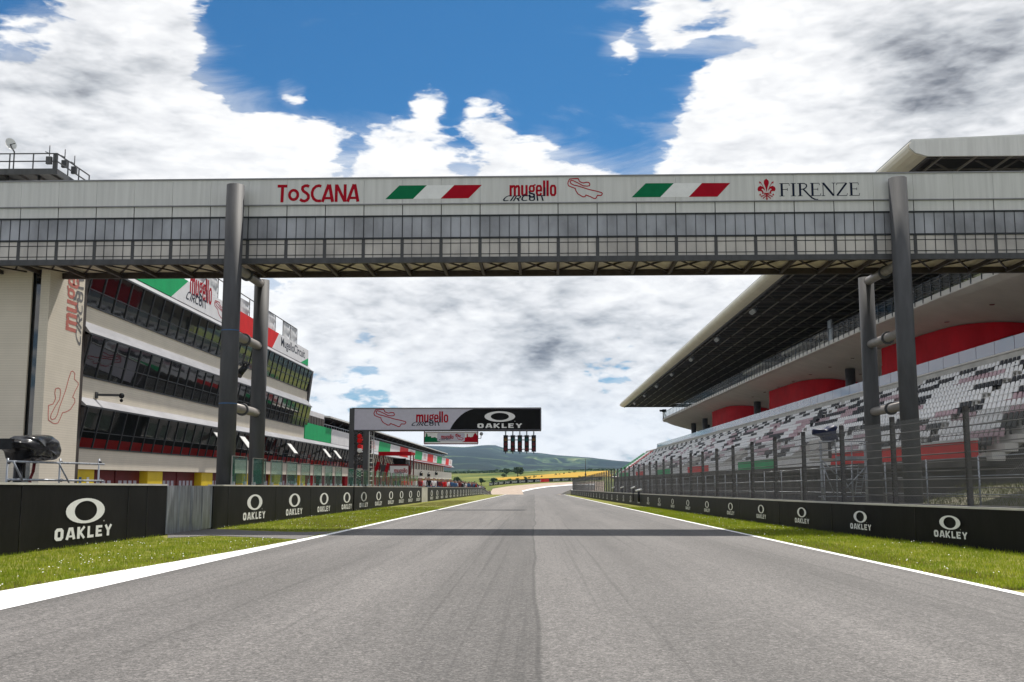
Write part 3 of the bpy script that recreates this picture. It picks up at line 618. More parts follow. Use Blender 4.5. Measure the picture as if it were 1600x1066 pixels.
# ------------------------------------------------------------------ pit wall (left)
def wall_run(name, label, X, y0, y1, hgt, mat, side, thick=.18, step=4.):
    """upright wall along y whose track face follows X(y); side = +1 faces +x"""
    n = max(1, int((y1 - y0) / step)); ys = [y0 + (y1 - y0) * i / n for i in range(n + 1)]; t = thing(name, label, 'wall', (X(y0), y0, zg(0, y0)))
    b = MB(); v = []
    for y in ys:
        x = X(y); z = zg(x, y); v += [(x, y, z - .1), (x, y, z + hgt), (x - side * thick, y, z + hgt), (x - side * thick, y, z - .1)]
    f = []
    for i in range(n):
        for k in range(4): f.append((i * 4 + k, i * 4 + (k + 1) % 4, i * 4 + 4 + (k + 1) % 4, i * 4 + 4 + k))
    f += [(0, 3, 2, 1), (n * 4, n * 4 + 1, n * 4 + 2, n * 4 + 3)]
    b.add(v, f); b.build('banner_cloth' if mat is M['black_banner'] else 'panel', mat, t)
    c = MB(); v = []
    for y in ys:
        x = X(y); z = zg(x, y) + hgt; v += [(x + side * .012, y, z), (x + side * .012, y, z + .05), (x - side * (thick + .02), y, z + .05), (x - side * (thick + .02), y, z)]
    c.add(v, f); c.build('coping', M['light_concrete'], t)
    return t
ZUP = Vector((0, 0, 1)); YA = Vector((0, 1, SL)); HW = 1.47
def pit_logo(t, y, k=1.):
    x = WL(y) + .012; b = MB(); oak_logo(b, (x, y, zg(x, y) + .85), YA, ZUP, (1, 0, 0)); b.build('printed_logo', M['white_print'], t)
def seams(t, ys, X, side, h):
    b = MB()
    for y in ys:
        x = X(y) + side * .004; b.box(x - .004, x + .004, y - .012, y + .012, zg(x, y) + .02, zg(x, y) + h - .02)
    b.build('cloth_seam', M['plastic_black'], t)
t = wall_run('banner_wall', 'black advertising wall with one large ring logo, left of the grey gate', WL, 8, 31.6, HW, M['black_banner'], 1); pit_logo(t, 25.9); pit_logo(t, 17.0); seams(t, [14, 20.5, 22.6, 28.6, 30.], WL, 1, HW)
t = wall_run('banner_wall', 'black advertising wall with four ring logos beyond the grey gate', WL, 36.2, 64.2, HW, M['black_banner'], 1)
for y in (41.6, 48.5, 55.3, 62.0): pit_logo(t, y)
seams(t, [38, 45, 52, 58.6], WL, 1, HW)
t = wall_run('banner_wall', 'black advertising wall with seven ring logos ending at the pale concrete gap', WL, 64.6, 105, HW, M['black_banner'], 1)
for i in range(6): pit_logo(t, 68.3 + 6.7 * i + .0)
t = wall_run('concrete_wall', 'pale bare concrete piece closing the gap between two black advertising walls', WL, 105.1, 111, HW, M['light_concrete'], 1)
t = wall_run('banner_wall', 'long far black advertising wall with tiny ring logos running down to the brow', WL, 111.2, 290, HW, M['black_banner'], 1, step=8)
for i in range(26): pit_logo(t, 115.5 + 6.65 * i)
# two-leaf metal gate
g = thing('wall_gate', 'scuffed grey galvanised metal gate of two leaves closing the pit wall', 'gate', (WL(34), 31.7, zg(-11, 34)))
for k, (a, c) in enumerate(((31.68, 34.0), (34.03, 36.15))):
    b = MB(); x = WL(34) - .03; b.box(x - .05, x, a, c, zg(x, a) + .03, zg(x, a) + HW - .0); b.build('gate_leaf', M['galvanised'], g)
    for p, q in ((a + .02, a + .09), (c - .09, c - .02), ((a + c) / 2 - .03, (a + c) / 2 + .03)): b = MB(); b.box(x, x + .015, p, q, zg(x, a) + .06, zg(x, a) + HW - .03); b.build('stile', M['galvanised'], g)
# glass screens along the wall top
def make_screen():
    t = thing('glass_screen', '', 'glass screen'); b = MB(); b.box(-.012, .012, -.98, .98, .05, 1.05); b.build('pane', M['glass_screen'], t, True)
    for s in (-1, 1):
        b = MB(); b.box(-.06, .06, s * .8 - .08, s * .8 + .08, 0, .12); b.bar((-.02, s * .8, .1), (-.02, s * .8, .32), .03); b.build('clamp', M['galvanised'], t, True)
    b = MB(); b.box(-.02, .02, -1.0, -.98, .03, 1.07); b.box(-.02, .02, .98, 1.0, .03, 1.07); b.box(-.02, .02, -.98, .98, 1.05, 1.07); b.build('edge_frame', M['tube_steel'], t, True)
    return t
scr = make_screen()
for i in range(22):
    y = 39.6 + 2.87 * i + (1.2 if i > 7 else 0); loc = (WL(y) - .09, y, zg(-11, y) + HW + .05)
    lab = ('greenish glass screen on the pit wall, %s counted from the grey gate' % ORD[i]) if i else 'greenish glass screen on the pit wall, nearest the grey gate'
    if i == 0: scr.location = loc; scr['label'] = lab; scr['group'] = 'glass screens on the pit wall'
    else: dup(scr, loc, lab)
# scaffold rail and wrapped camera behind the near wall
sx = -12.4
def Lp(px, py): return atX(px, py, sx)
s = thing('scaffold_rail', 'silver tube scaffold guard rail behind the nearest pit wall', 'scaffold', (sx, 26.5, zg(sx, 26)))
pw = lambda px, y: Vector((sx, Lp(px, 740).y, y))
zt, zb_ = Lp(80, 722).z, Lp(80, 750).z
for px in (12, 94, 155):
    q = Lp(px, 722); b = MB(); b.tube((sx, q.y, zg(sx, q.y)), (sx, q.y, q.z + .09), .026); b.build('post', M['galvanised'], s)
ya, yb = Lp(9, 722).y, Lp(160, 722).y
for (a, c) in ((Lp(12, 721), Lp(158, 725.5)), (Lp(12, 749.5), Lp(158, 751.5))):
    b = MB(); b.tube((sx + .05, ya, a.z), (sx + .05, yb, c.z), .027); b.build('rail', M['galvanised'], s)
for (a, c) in (((14, 721), (36, 758)), ((86, 724), (104, 752))):
    b = MB(); b.tube(Lp(*a) + Vector((.1, 0, 0)), Lp(*c) + Vector((.1, 0, -.1)), .022); b.build('brace', M['galvanised'], s)
b = MB()
for px in (12, 94, 155):
    for py in (722.5, 750.5): b.sphere(Lp(px, py) + Vector((.03, 0, 0)), .045, 8, 6)
b.build('coupler', M['dark_steel'], s)
def wrapped(name, label, prof_pix, X, thick, mat, post, seed):
    """a bagged camera: cloth body swept around a pixel-traced side outline, with folds, on a post"""
    pts = [atX(px, py, X) for px, py in prof_pix]; c = sum(pts, Vector()) / len(pts); t = thing(name, label, 'camera', (c.x, c.y, post[1]))
    n = len(pts); rings = 9; v = []; f = []
    for j in range(rings):
        a = math.pi * (j + .5) / rings; sc_ = math.sin(a) ** .45; off = -math.cos(a) * thick
        for i, p in enumerate(pts):
            q = c + (p - c) * sc_; w = noise.noise(Vector((q.y * 3.5, q.z * 3.5, j * .7 + seed))) * .09 + noise.noise(Vector((q.y * 9, q.z * 9, j * 1.1 + seed))) * .035
            d = (q - c).normalized() if (q - c).length > 1e-5 else Vector(); v.append((c.x + off + w * .5, q.y + d.y * w, q.z + d.z * w))
    for j in range(rings - 1):
        for i in range(n): f.append((j * n + i, j * n + (i + 1) % n, (j + 1) * n + (i + 1) % n, (j + 1) * n + i))
    f += [tuple(reversed(range(n))), tuple(range((rings - 1) * n, rings * n))]
    o = MB().add(v, f, 0, True).build('rain_cover', mat, t); md = o.modifiers.new('s', 'SUBSURF'); md.levels = md.render_levels = 2
    return t, c
def dens(pl, k=3):
    out = []
    for a, b in zip(pl, pl[1:] + pl[:1]): out += [(a[0] + (b[0] - a[0]) * i / k, a[1] + (b[1] - a[1]) * i / k) for i in range(k)]
    return out
t, c = wrapped('wrapped_camera', 'broadcast camera bagged in shiny black plastic behind the nearest pit wall', dens([(10, 689), (28, 686), (31, 681), (50, 679), (70, 680), (79, 688), (83, 702), (81, 714), (75, 720), (60, 721), (40, 722), (24, 722), (20, 706), (11, 700)]), -12.6, .42, M['plastic_black'], (0, 0), 2.)
b = MB(); q = atX(29, 722, -12.6); b.tube((q.x, q.y, zg(q.x, q.y)), (q.x, q.y, q.z + .2), .13, 12, 0, .10); b.build('pedestal', M['plastic_black'], t)
b = MB(); q1 = atX(54, 722, -12.6); b.path([(q1.x, q1.y, q1.z), (q1.x, q1.y - .05, q1.z - .25), (q1.x, q1.y - .2, q1.z - .45), (q1.x, q1.y - .1, q1.z - .7)], .04, 6); b.build('pan_handle', M['dark_red'], t)
b = MB(); q2 = atX(10, 694, -12.6); b.box(q2.x - .16, q2.x + .16, q2.y - .06, q2.y + .06, q2.z - .13, q2.z + .13); b.build('lens_hood', M['plastic_black'], t)

# ------------------------------------------------------------------ trackside wall (right) with debris fence
t = wall_run('banner_wall', 'black advertising wall with white ring logos along the right side of the track', WR, 10, 230, .92, M['black_banner'], -1, step=3)
seams(t, [16, 21.2, 28, 34, 40, 47], WR, -1, .92)
def at_wall(px):
    lo, hi = 12., 225.
    for _ in range(50):
        m_ = (lo + hi) / 2; d = Vector((WR(m_), m_, zg(0, m_))) - CAM
        if 800 + FPX * d.dot(RV) / d.dot(FV) > px: lo = m_
        else: hi = m_
    return lo
ly = [19.] + [at_wall(p) for p in (1488, 1347, 1255, 1191, 1143, 1106, 1076, 1052)]
while ly[-1] < 220: ly.append(ly[-1] + 6.5)
for y in ly:
    x = WR(y); A = -(Vector((WR(y + 1), y + 1, zg(0, y + 1))) - Vector((WR(y - 1), y - 1, zg(0, y - 1)))).normalized(); b = MB()
    oak_logo(b, (x - .035, y, zg(x, y) + .57), A, ZUP, (-1, 0, 0), (.51, .17, .30, .135), (1.62, .165), .37); b.build('printed_logo', M['white_print'], t)
FX = lambda y: WR(y) + .42
FH = 3.25
fn = thing('debris_fence', 'tall dark steel debris fence of posts and wires behind the right trackside wall', 'fence', (FX(20), 20, zg(0, 20)))
py_ = [22.0 + 4.0 * i for i in range(53)]
pm_ = None
for i, yy in enumerate(py_):
    z0 = zg(0, yy); hh = FH + (.15 if i % 3 == 0 else 0)
    b = MB(); b.box(-.045, .045, -.07, .07, 0, hh); b.box(-.075, .075, -.012, .012, 0, hh - .01)
    o = b.build('post', M['dark_steel'], fn) if pm_ is None else link('post', pm_, fn)
    if pm_ is None: pm_ = o.data
    o.location = (FX(yy), yy, z0)
for k in range(11):
    h = .98 + k * .215; b = MB(); pts = [(FX(yy) - .05, yy, zg(0, yy) + h + .004 * random.uniform(-1, 1)) for yy in [14, 18] + py_]
    b.path(pts, .011 if k % 3 else .016, 5); b.build('wire', M['dark_steel'] if k % 3 else M['grey_steel'], fn)
def link_mat():
    m, nt, b = newmat('chain_link'); L = nt.links; b.inputs['Base Color'].default_value = (.12, .12, .122, 1); b.inputs['Roughness'].default_value = .5
    tc = nnode(nt, 'ShaderNodeTexCoord'); sp = nnode(nt, 'ShaderNodeSeparateXYZ'); L.new(tc.outputs['Object'], sp.inputs[0]); acc = None
    for sgn in (1, -1):
        a = nnode(nt, 'ShaderNodeMath', operation='MULTIPLY_ADD'); L.new(sp.outputs[2], a.inputs[0]); a.inputs[1].default_value = sgn; L.new(sp.outputs[1], a.inputs[2])
        d = nnode(nt, 'ShaderNodeMath', operation='MULTIPLY'); L.new(a.outputs[0], d.inputs[0]); d.inputs[1].default_value = 12.
        f = nnode(nt, 'ShaderNodeMath', operation='FRACT'); L.new(d.outputs[0], f.inputs[0]); lt = nnode(nt, 'ShaderNodeMath', operation='LESS_THAN'); L.new(f.outputs[0], lt.inputs[0]); lt.inputs[1].default_value = .21
        if acc is None: acc = lt.outputs[0]
        else: mx = nnode(nt, 'ShaderNodeMath', operation='MAXIMUM'); L.new(acc, mx.inputs[0]); L.new(lt.outputs[0], mx.inputs[1]); acc = mx.outputs[0]
    L.new(acc, b.inputs['Alpha']); return m
M['chain_link'] = link_mat()
b = MB(); ys = [14, 18] + py_; v = []
for yy in ys: v += [(FX(yy) - .066, yy, zg(0, yy) + .9), (FX(yy) - .066, yy, zg(0, yy) + FH)]
b.add(v, [(2 * i, 2 * i + 2, 2 * i + 3, 2 * i + 1) for i in range(len(ys) - 1)]); b.build('wire_mesh', M['chain_link'], fn)
# second, lighter fence on the bank behind
f2 = thing('mesh_fence', 'lower pale galvanised fence with thin posts behind the debris fence', 'fence', (14.2, 30, zg(0, 30)))
o2 = None
for i in range(40):
    yy = 30 + 4.6 * i
    if o2 is None: o2 = MB().tube((0, 0, 0), (0, 0, 2.3), .03, 8).build('post', M['galvanised'], f2); o = o2
    else: o = link('post', o2.data, f2)
    o.location = (14.4 + .006 * i, yy, zg(0, yy) + .15)
for h in (.6, 1.2, 1.8, 2.4):
    b = MB(); b.tube((14.4, 30, zg(0, 30) + h), (14.65, 210, zg(0, 210) + h), .012, 5); b.build('rail', M['galvanised'], f2)
# bank between fence and stand
bk = MB(); v = []
for y in range(12, 262, 6):
    for x, h in ((WR(y) + .2, 0.0), (12.5, .12), (15.3, .9 if y < 44 else .45), (17.4, 1.5 if y < 44 else .6), (22, 1.8 if y < 44 else .6), (50, 2.2 if y < 44 else .6)):
        v.append((x, y, zg(x, y) + h + .1 * noise.noise(Vector((x * .5, y * .3, 1)))))
n = 6; R = len(v) // n
bk.add(v, [(j * n + i, j * n + i + 1, (j + 1) * n + i + 1, (j + 1) * n + i) for j in range(R - 1) for i in range(n - 1)], 0, True); tag(bk.build('grass_bank', M['bank']), kind='structure')

def bank_h(x, y): return interp([(10, 0.), (12.5, .12), (15.3, .9 if y < 44 else .45), (17.4, 1.5 if y < 44 else .6)])(x)
me = scatter('bank_grass', ((20, 46), lambda y: WR(y) + .5, lambda y: 18., lambda x, y: patchy(x, y, .4, 3) > -.2), 16000, .06, .22, .03, M['bank_blade'], 9)
co = np.zeros(len(me.vertices) * 3); me.vertices.foreach_get('co', co); co = co.reshape(-1, 3)
for k in range(len(co)): co[k, 2] += bank_h(co[k, 0], co[k, 1]) - .02
me.vertices.foreach_set('co', co.ravel()); me.update()
tag(link('bank_grass', me), 'rough dull grass on the bank behind the debris fence', 'grass', kind='stuff')
# ------------------------------------------------------------------ footbridge
YB = 39.5; BR = -.0127
br = thing('footbridge', 'long covered white and grey footbridge on round steel columns spanning the track', 'bridge', (0, YB, 0), BR)
def bp_(px, py, off=0.):
    d = ray(px, py); t = (YB + off) / (d.y - BR * d.x); p = CAM + d * t; return Vector((p.x, off, p.z))
zz = [bp_(835, y).z for y in (277.5, 317, 335, 371, 401, 407.5)]
X0, X1, DEP = -25., 31., 2.75; BAY = 1.505; J0 = bp_(811, 320).x
joints = [J0 + BAY * k for k in range(-17, 22) if X0 < J0 + BAY * k < X1]; edges = [X0] + joints + [X1]
def bb(name, mat, fn_): b = MB(); fn_(b); return b.build(name, mat, br, True)
def f_(b):
    for a, c in zip(edges[:-1], edges[1:]):
        b.box(a + .004, c - .004, -.06, .03, zz[1], zz[0])
bb('fascia_panel', M['white_panel'], f_)
bb('fascia_lip', M['canopy_metal'], lambda b: (b.box(X0, X1, -.10, .06, zz[0], zz[0] + .05), b.box(X0, X1, -.085, .0, zz[1] - .04, zz[1] - .002)))
def f_(b):
    for a, c in zip(edges[:-1], edges[1:]): b.box(a + .018, c - .018, -.02, .03, zz[2], zz[1] - .045)
bb('lower_panel', M['white_panel'], f_)
bb('panel_backing', M['dark_steel'], lambda b: b.box(X0, X1, .032, .06, zz[5], zz[0] - .02))
def gl(b, lo, hi):
    for a, c in zip(edges[:-1], edges[1:]):
        for k in range(4): b.box(a + (c - a) * k / 4 + .008, a + (c - a) * (k + 1) / 4 - .008, -.0, .03, lo, hi)
bb('upper_glazing', M['poly_upper'], lambda b: gl(b, zz[3] + .03, zz[2] - .06))
bb('lower_glazing', M['poly_lower'], lambda b: gl(b, zz[4], zz[3] - .03))
bb('glazing_rail', M['frame_dark'], lambda b: (b.box(X0, X1, -.035, .034, zz[3] - .035, zz[3] + .035), b.box(X0, X1, -.045, .034, zz[2] - .055, zz[2] - .002)))
def f_(b):
    hh = zz[3] - zz[4]
    b.box(X0, X1, -.012, .0, zz[4] + hh * .73 - .014, zz[4] + hh * .73 + .014); b.box(X0, X1, -.012, .0, zz[4] + hh * .16 - .014, zz[4] + hh * .16 + .014)
    for a, c in zip(edges[:-1], edges[1:]):
        for k in range(1, 4):
            x = a + (c - a) * k / 4; b.box(x - .009, x + .009, -.022, .002, zz[4], zz[2] - .05)
    for x in joints: b.box(x - .016, x + .016, -.024, .002, zz[3], zz[2] - .05)
bb('mullion', M['frame_dark'], f_)
ip_ = MB().box(-.062, .062, -.018, .0, zz[4], zz[3] - .036).mesh('inner_post', M['grey_steel'])
for x in joints: o = link('inner_post', ip_, br, True); o.location = (x, 0, 0)
bb('edge_beam', M['grey_steel'], lambda b: (b.box(X0, X1, -.05, .12, zz[5], zz[4]), b.box(X0, X1, -.075, .1, zz[5] - .05, zz[5] - .002)))
bb('rear_beam', M['brown_steel'], lambda b: (b.box(X0, X1, DEP - .12, DEP + .05, zz[5] - .06, zz[4]),))
bb('rear_wall', M['poly_lower'], lambda b: (b.box(X0, X1, DEP - .05, DEP, zz[4] + .003, zz[2]), b.box(X0, X1, DEP - .03, DEP + .05, zz[2] + .003, zz[0])))
bb('roof', M['roof_grey'], lambda b: b.box(X0, X1, .065, DEP - .035, zz[0] - .12, zz[0] + .02))
bb('soffit', M['soffit'], lambda b: b.box(X0, X1, .125, DEP - .125, zz[5] + .18, zz[5] + .24))
def f_(b):
    z = zz[5] + .05
    for x in joints: b.bar((x, .02, z - .02), (x, DEP - .1, z - .02), .11, .15)
    for a, c in zip(joints[:-1], joints[1:]):
        b.bar((a, .1, z + .01), (c, DEP - .14, z + .01), .055, .055); b.bar((a, DEP - .14, z + .085), (c, .1, z + .085), .055, .055)
bb('under_truss', M['brown_steel'], f_)
# lettering on the fascia, each piece its own part
NB = (0, -1, 0); AX = (1, 0, 0); FY = -.064
def spot(px, py): q = bp_(px, py, FY); return Vector((q.x, FY, q.z))
TOS = [(.62, [([(.0, .93), (.56, .93)], .13), ([(.29, .9), (.27, 0)], .135)]),
       (.68, [(arc(.31, .42, .24, .27, 0, 342, 18), .125, True)]),
       (.60, [([(.50, .88), (.40, .945), (.26, .94), (.14, .86), (.12, .74), (.20, .62), (.36, .52), (.47, .40), (.48, .24), (.40, .12), (.27, .06), (.13, .08), (.0, .17)], .125)]),
       (.64, [([(.60, .90), (.46, .94), (.30, .90), (.15, .76), (.08, .56), (.09, .38), (.18, .19), (.33, .085), (.48, .06), (.60, .08)], .125)]),
       (.74, [([(.03, 0), (.38, 1.0)], .135), ([(.42, 1.0), (.62, 0)], .14), ([(.16, .22), (.58, .22)], .11)]),
       (.70, [([(.08, 0), (.08, 1)], .13), ([(.10, .97), (.56, .03)], .13), ([(.58, 0), (.58, 1)], .13)]),
       (.70, [([(.03, 0), (.38, 1.0)], .135), ([(.42, 1.0), (.62, 0)], .14), ([(.16, .22), (.58, .22)], .11)])]
def deco(name, mats, fn_): b = MB(); fn_(b); return b.build(name, mats, br, True)
a, c = spot(433, 316.5), spot(562, 288); h = c.z - a.z; TOS = [(ad, [(s_[0], s_[1] * 1.28) + tuple(s_[2:]) for s_ in st_]) for ad, st_ in TOS]; g, wd = glyphs(TOS, h); k = (c.x - a.x) / wd
deco('red_lettering', M['red_print'], lambda b: put(b, [([(x * k, y) for x, y in q], l) for q, l in g], a, AX, ZUP, NB))
def flag(p):
    bl, tl, tr, brr = [spot(*q) for q in p]
    for i, mt in enumerate(('green_print', 'white_print', 'red_print')):
        a0, a1 = i / 3, (i + 1) / 3; q = [bl.lerp(brr, a0), bl.lerp(brr, a1), tl.lerp(tr, a1), tl.lerp(tr, a0)]
        deco('flag_stripe', M[mt], lambda b: b.add([v + Vector((0, 0, 0)) for v in q], [(0, 1, 2, 3)]))
flag([(602, 311.5), (624, 290), (753, 289), (732, 310)]); flag([(987, 308.5), (1009, 286.5), (1141, 286), (1121, 307.5)])
a, c = spot(783, 314.5), spot(870, 283)
deco('circuit_lettering', [M['red_print'], M['navy_print']], lambda b: mug_logo(b, a, AX, ZUP, NB, c.x - a.x))
a, c = spot(887.5, 311), spot(941, 283)
deco('track_emblem', M['red_print'], lambda b: track_outline(b, a, AX, (0, 0, 1.12), NB, c.x - a.x, .028))
th, tk = .045, .12
def ser(x, y, w=.2): return ([(x - w / 2, y), (x + w / 2, y)], th)
FIR = [(.62, [([(.17, 0), (.17, 1)], tk), ([(.05, .975), (.56, .975)], th), ([(.56, .99), (.58, .80)], .03), ([(.2, .52), (.48, .52)], th), ([(.47, .62), (.47, .42)], .03), ser(.17, .02, .26)]),
       (.36, [([(.17, 0), (.17, 1)], tk), ser(.17, .975, .28), ser(.17, .022, .28)]),
       (.66, [([(.17, 0), (.17, 1)], tk), ser(.13, .975, .22), ser(.17, .022, .26), ([(.2, .97), (.38, .97), (.50, .90), (.53, .76), (.47, .62), (.34, .54), (.2, .52)], .07), ([(.34, .54), (.62, .10), (.80, -.14), (.98, -.27), (1.12, -.27)], .095)]),
       (.62, [([(.17, 0), (.17, 1)], tk), ([(.05, .975), (.54, .975)], th), ([(.54, .99), (.56, .82)], .03), ([(.2, .52), (.46, .52)], th), ([(.46, .62), (.46, .42)], .03), ([(.05, .022), (.58, .022)], th), ([(.58, .01), (.61, .2)], .03)]),
       (.80, [([(.12, 0), (.12, 1)], .04), ([(.05, .985), (.2, .985)], th), ([(.13, .99), (.68, .01)], tk), ([(.69, 0), (.69, 1)], .04), ser(.12, .02, .2), ser(.69, .98, .2)]),
       (.66, [([(.08, .975), (.58, .975)], th), ([(.58, .97), (.06, .03)], .11), ([(.04, .022), (.58, .022)], th), ([(.07, .99), (.05, .82)], .03), ([(.58, .01), (.61, .19)], .03)]),
       (.62, [([(.17, 0), (.17, 1)], tk), ([(.05, .975), (.54, .975)], th), ([(.54, .99), (.56, .82)], .03), ([(.2, .52), (.46, .52)], th), ([(.46, .62), (.46, .42)], .03), ([(.05, .022), (.58, .022)], th), ([(.58, .01), (.61, .2)], .03)])]
a, c = spot(1217, 307), spot(1343, 285.3); h = c.z - a.z; g, wd = glyphs(FIR, h); k = (c.x - a.x) / wd
deco('serif_lettering', M['navy_print'], lambda b: put(b, [([(x * k, y) for x, y in q], l) for q, l in g], a, AX, ZUP, NB))
def lily(b):
    a, c = spot(1184, 312.5), spot(1211.5, 279); W = c.x - a.x; H = c.z - a.z; O = a
    def P(l, lay=0): b.flat([((x) * W, y * H) for x, y in l], O + Vector((0, -.001 * lay, 0)), AX, ZUP)
    P([(.5, .34), (.44, .58), (.36, .78), (.37, .90), (.46, .97), (.5, 1.0), (.54, .97), (.63, .90), (.64, .78), (.56, .58)])
    for s in (-1, 1):
        f = lambda l: [(.5 + s * (x), y) for x, y in (l if s > 0 else l[::-1])]
        P(f([(.05, .34), (.10, .50), (.20, .62), (.34, .66), (.46, .60), (.50, .50), (.45, .40), (.33, .41), (.24, .37), (.27, .30), (.22, .27), (.17, .32), (.18, .42), (.28, .49), (.22, .53), (.12, .46)]), 1)
        P(f([(.09, .52), (.12, .53), (.34, .82), (.31, .84)]), 2); P(f([(.26, .80), (.40, .88), (.38, .76)]), 3)
        P(f([(.0, .32), (.16, .34), (.18, .29), (.0, .28)]), 4); P(f([(.02, .26), (.30, .12), (.33, .16), (.05, .29)]), 5); P(f([(.02, .18), (.20, .04), (.23, .08), (.04, .22)]), 6); P(f([(.28, .20), (.42, .21), (.36, .30)]), 7)
    P([(.46, .30), (.54, .30), (.53, .08), (.56, .05), (.5, -.02), (.44, .05), (.47, .08)], 8)
deco('lily_emblem', M['red_print'], lily)
# columns and cross tubes
def colx(px, py, Y): p = atY(px, py, Y); return p.x
YF, YBK = YB - .52, YB + 3.55
for side, (tf, bf, tb) in enumerate((((369, 290), (351, 752), (396, 752)), ((1403, 279), (1427, 787), (1358, 752)))):
    xf = (colx(*tf, YF) + colx(*bf, YF)) / 2; xb = xf + (.06 if side == 0 else -.06); zt = atY(*tf, YF).z
    b = MB(); b.tube((xf, YF, zg(0, YF) - .2), (xf, YF, zt), .335, 28); b.build('column', M['grey_steel'], br)
    zbk = atY(700, 437, YBK).z
    b = MB(); b.tube((xb, YBK, zg(0, YBK) - .2), (xb, YBK, zbk), .31, 28); b.build('column', M['grey_steel'], br)
    if side == 0:
        b = MB()
        for py in (517, 631): z = atY(360, py, YF).z; b.tube((xf, YF, z - .02), (xf, YF, z + .02), .338, 28)
        b.build('tape_band', M['blue_tape'], br)
    for py in (444, 541, 645):
        z = atY(700, py, YBK).z; b = MB(); b.tube((xf, YF + .2, z), (xb, YBK - .2, z), .17, 18); o = b.build('cross_tube', M['tube_steel'], br)
        b = MB(); ym = (YF + YBK) / 2 - .1; b.tube((xf, ym - .07, z), (xf, ym + .07, z), .25, 20); b.build('collar', M['grey_steel'], o)
# spotlight hung on the left cross tube
q = atY(380, 576, 41.); t = thing('spotlight', 'black spotlight hanging below the middle cross tube of the left columns', 'spotlight', q)
b = MB(); b.tube(q + Vector((-.15, -.1, -.24)), q + Vector((.14, .06, .16)), .15, 14, 0, .11); b.tube(q + Vector((-.17, -.12, -.27)), q + Vector((-.15, -.1, -.24)), .17, 14); b.build('lamp_body', M['plastic_black'], t)
b = MB(); b.bar(q + Vector((.0, 0, .1)), q + Vector((.0, 0, .62)), .05); b.bar(q + Vector((-.14, 0, .12)), q + Vector((.18, 0, .26)), .05); b.bar(q + Vector((-.05, 0, .3)), q + Vector((.25, 0, .2)), .03); b.build('bracket', M['dark_steel'], t)

# ------------------------------------------------------------------ start gantry
YG = 71.0
def gp(px, py, dy=0.): return atY(px, py, YG + dy)
ga = thing('start_gantry', 'start gantry with cantilevered advertising beam on a grey lattice tower', 'gantry', (gp(560, 750).x, YG, zg(0, YG)))
tl, brr = gp(551, 638.5), gp(845, 671.5)
b = MB(); b.box(tl.x, brr.x, YG, YG + .85, brr.z, tl.z); b.build('beam_box', M['lilac_print'], ga)
b = MB(); b.box(tl.x - .02, brr.x + .03, YG - .04, YG + .9, brr.z - .07, brr.z - .003); b.box(tl.x - .02, brr.x + .03, YG - .04, YG + .9, tl.z + .003, tl.z + .05); b.box(brr.x + .003, brr.x + .04, YG - .03, YG + .88, brr.z, tl.z); b.build('beam_frame', M['grey_steel'], ga)
cv = [(703, 671.3), (707, 664), (713, 656), (720, 649), (727, 644), (735, 640.5), (740, 639), (844.5, 639), (844.5, 671.3)]
pp = [gp(*q) for q in cv]; b = MB(); b.flat([(p.x, p.z) for p in pp], (0, YG - .004, 0), AX, ZUP); b.build('black_half', M['black_banner'], ga)
b = MB(); c = gp(781, 651); k = YG / FPX; oak_logo(b, (c.x, YG - .008, c.z), AX, ZUP, NB, (24 * k, 8.3 * k, 14.2 * k, 5.7 * k), (70 * k, 7 * k), 17.8 * k); b.build('white_logo', M['white_print'], ga)
b = MB(); a, c = gp(641, 665.5), gp(701, 643.5); mug_logo(b, (a.x, YG - .006, a.z), AX, ZUP, NB, c.x - a.x); b.build('circuit_lettering', [M['red_print'], M['navy_print']], ga)
b = MB(); a, c = gp(584, 667), gp(634.5, 640); track_outline(b, (a.x, YG - .006, a.z), AX, (0, 0, 1.0), NB, c.x - a.x, .026); b.build('track_emblem', M['red_print'], ga)
zb0 = zg(0, YG)
for px, dy in ((549, .1), (549, 1.5), (571, .1), (571, 1.5)):
    x = gp(px, 700).x; b = MB(); top = gp(px, 638).z if px == 549 else brr.z - .08; b.box(x - .17, x + .17, YG + dy - .12, YG + dy + .12, zb0 - .1, top); b.build('chord', M['grey_steel'], ga)
xa, xc = gp(553, 700).x, gp(567, 700).x
for dy in (.1, 1.5):
    b = MB(); z = zb0 + .2; s = 0
    while z < tl.z - .3:
        b.bar((xa, YG + dy, z), (xc, YG + dy, z + .42), .07); b.bar((xc, YG + dy, z), (xa, YG + dy, z + .42), .07); b.bar((xa, YG + dy, z), (xc, YG + dy, z), .07); z += .84 if s % 2 else .55; s += 1
    b.build('lattice', M['dark_steel'], ga)
for x in (xa - .15, xc + .15):
    b = MB(); z = zb0 + .2
    while z < brr.z - .8: b.bar((x, YG + .2, z), (x, YG + 1.4, z + .6), .07); z += .62
    b.build('lattice', M['dark_steel'], ga)
b = MB()
for py, r in ((682, .16), (689, .17), (698, .15)): p = gp(562, py); b.sphere((p.x, YG - .05, p.z), r, 12, 8, 0, (1, .3, 1.1))
b.build('reflector', M['banner_red'], ga)
b = MB(); p = gp(562, 704); b.sphere((p.x, YG - .05, p.z), .17, 12, 8, 0, (1, .3, 1)); b.build('reflector', M['white_print'], ga)
xl = gp(577, 700).x; b = MB(); b.tube((xl, YG, zb0 + 1.55), (xl, YG, brr.z - .1), .035, 6); b.tube((xl + .25, YG + .3, zb0 + 1.55), (xl + .25, YG + .3, brr.z - .1), .035, 6)
z = zb0 + 1.6
while z < brr.z - .3: b.tube((xl, YG, z), (xl + .25, YG + .3, z), .02, 5); z += .3
b.build('ladder', M['white_panel'], ga)
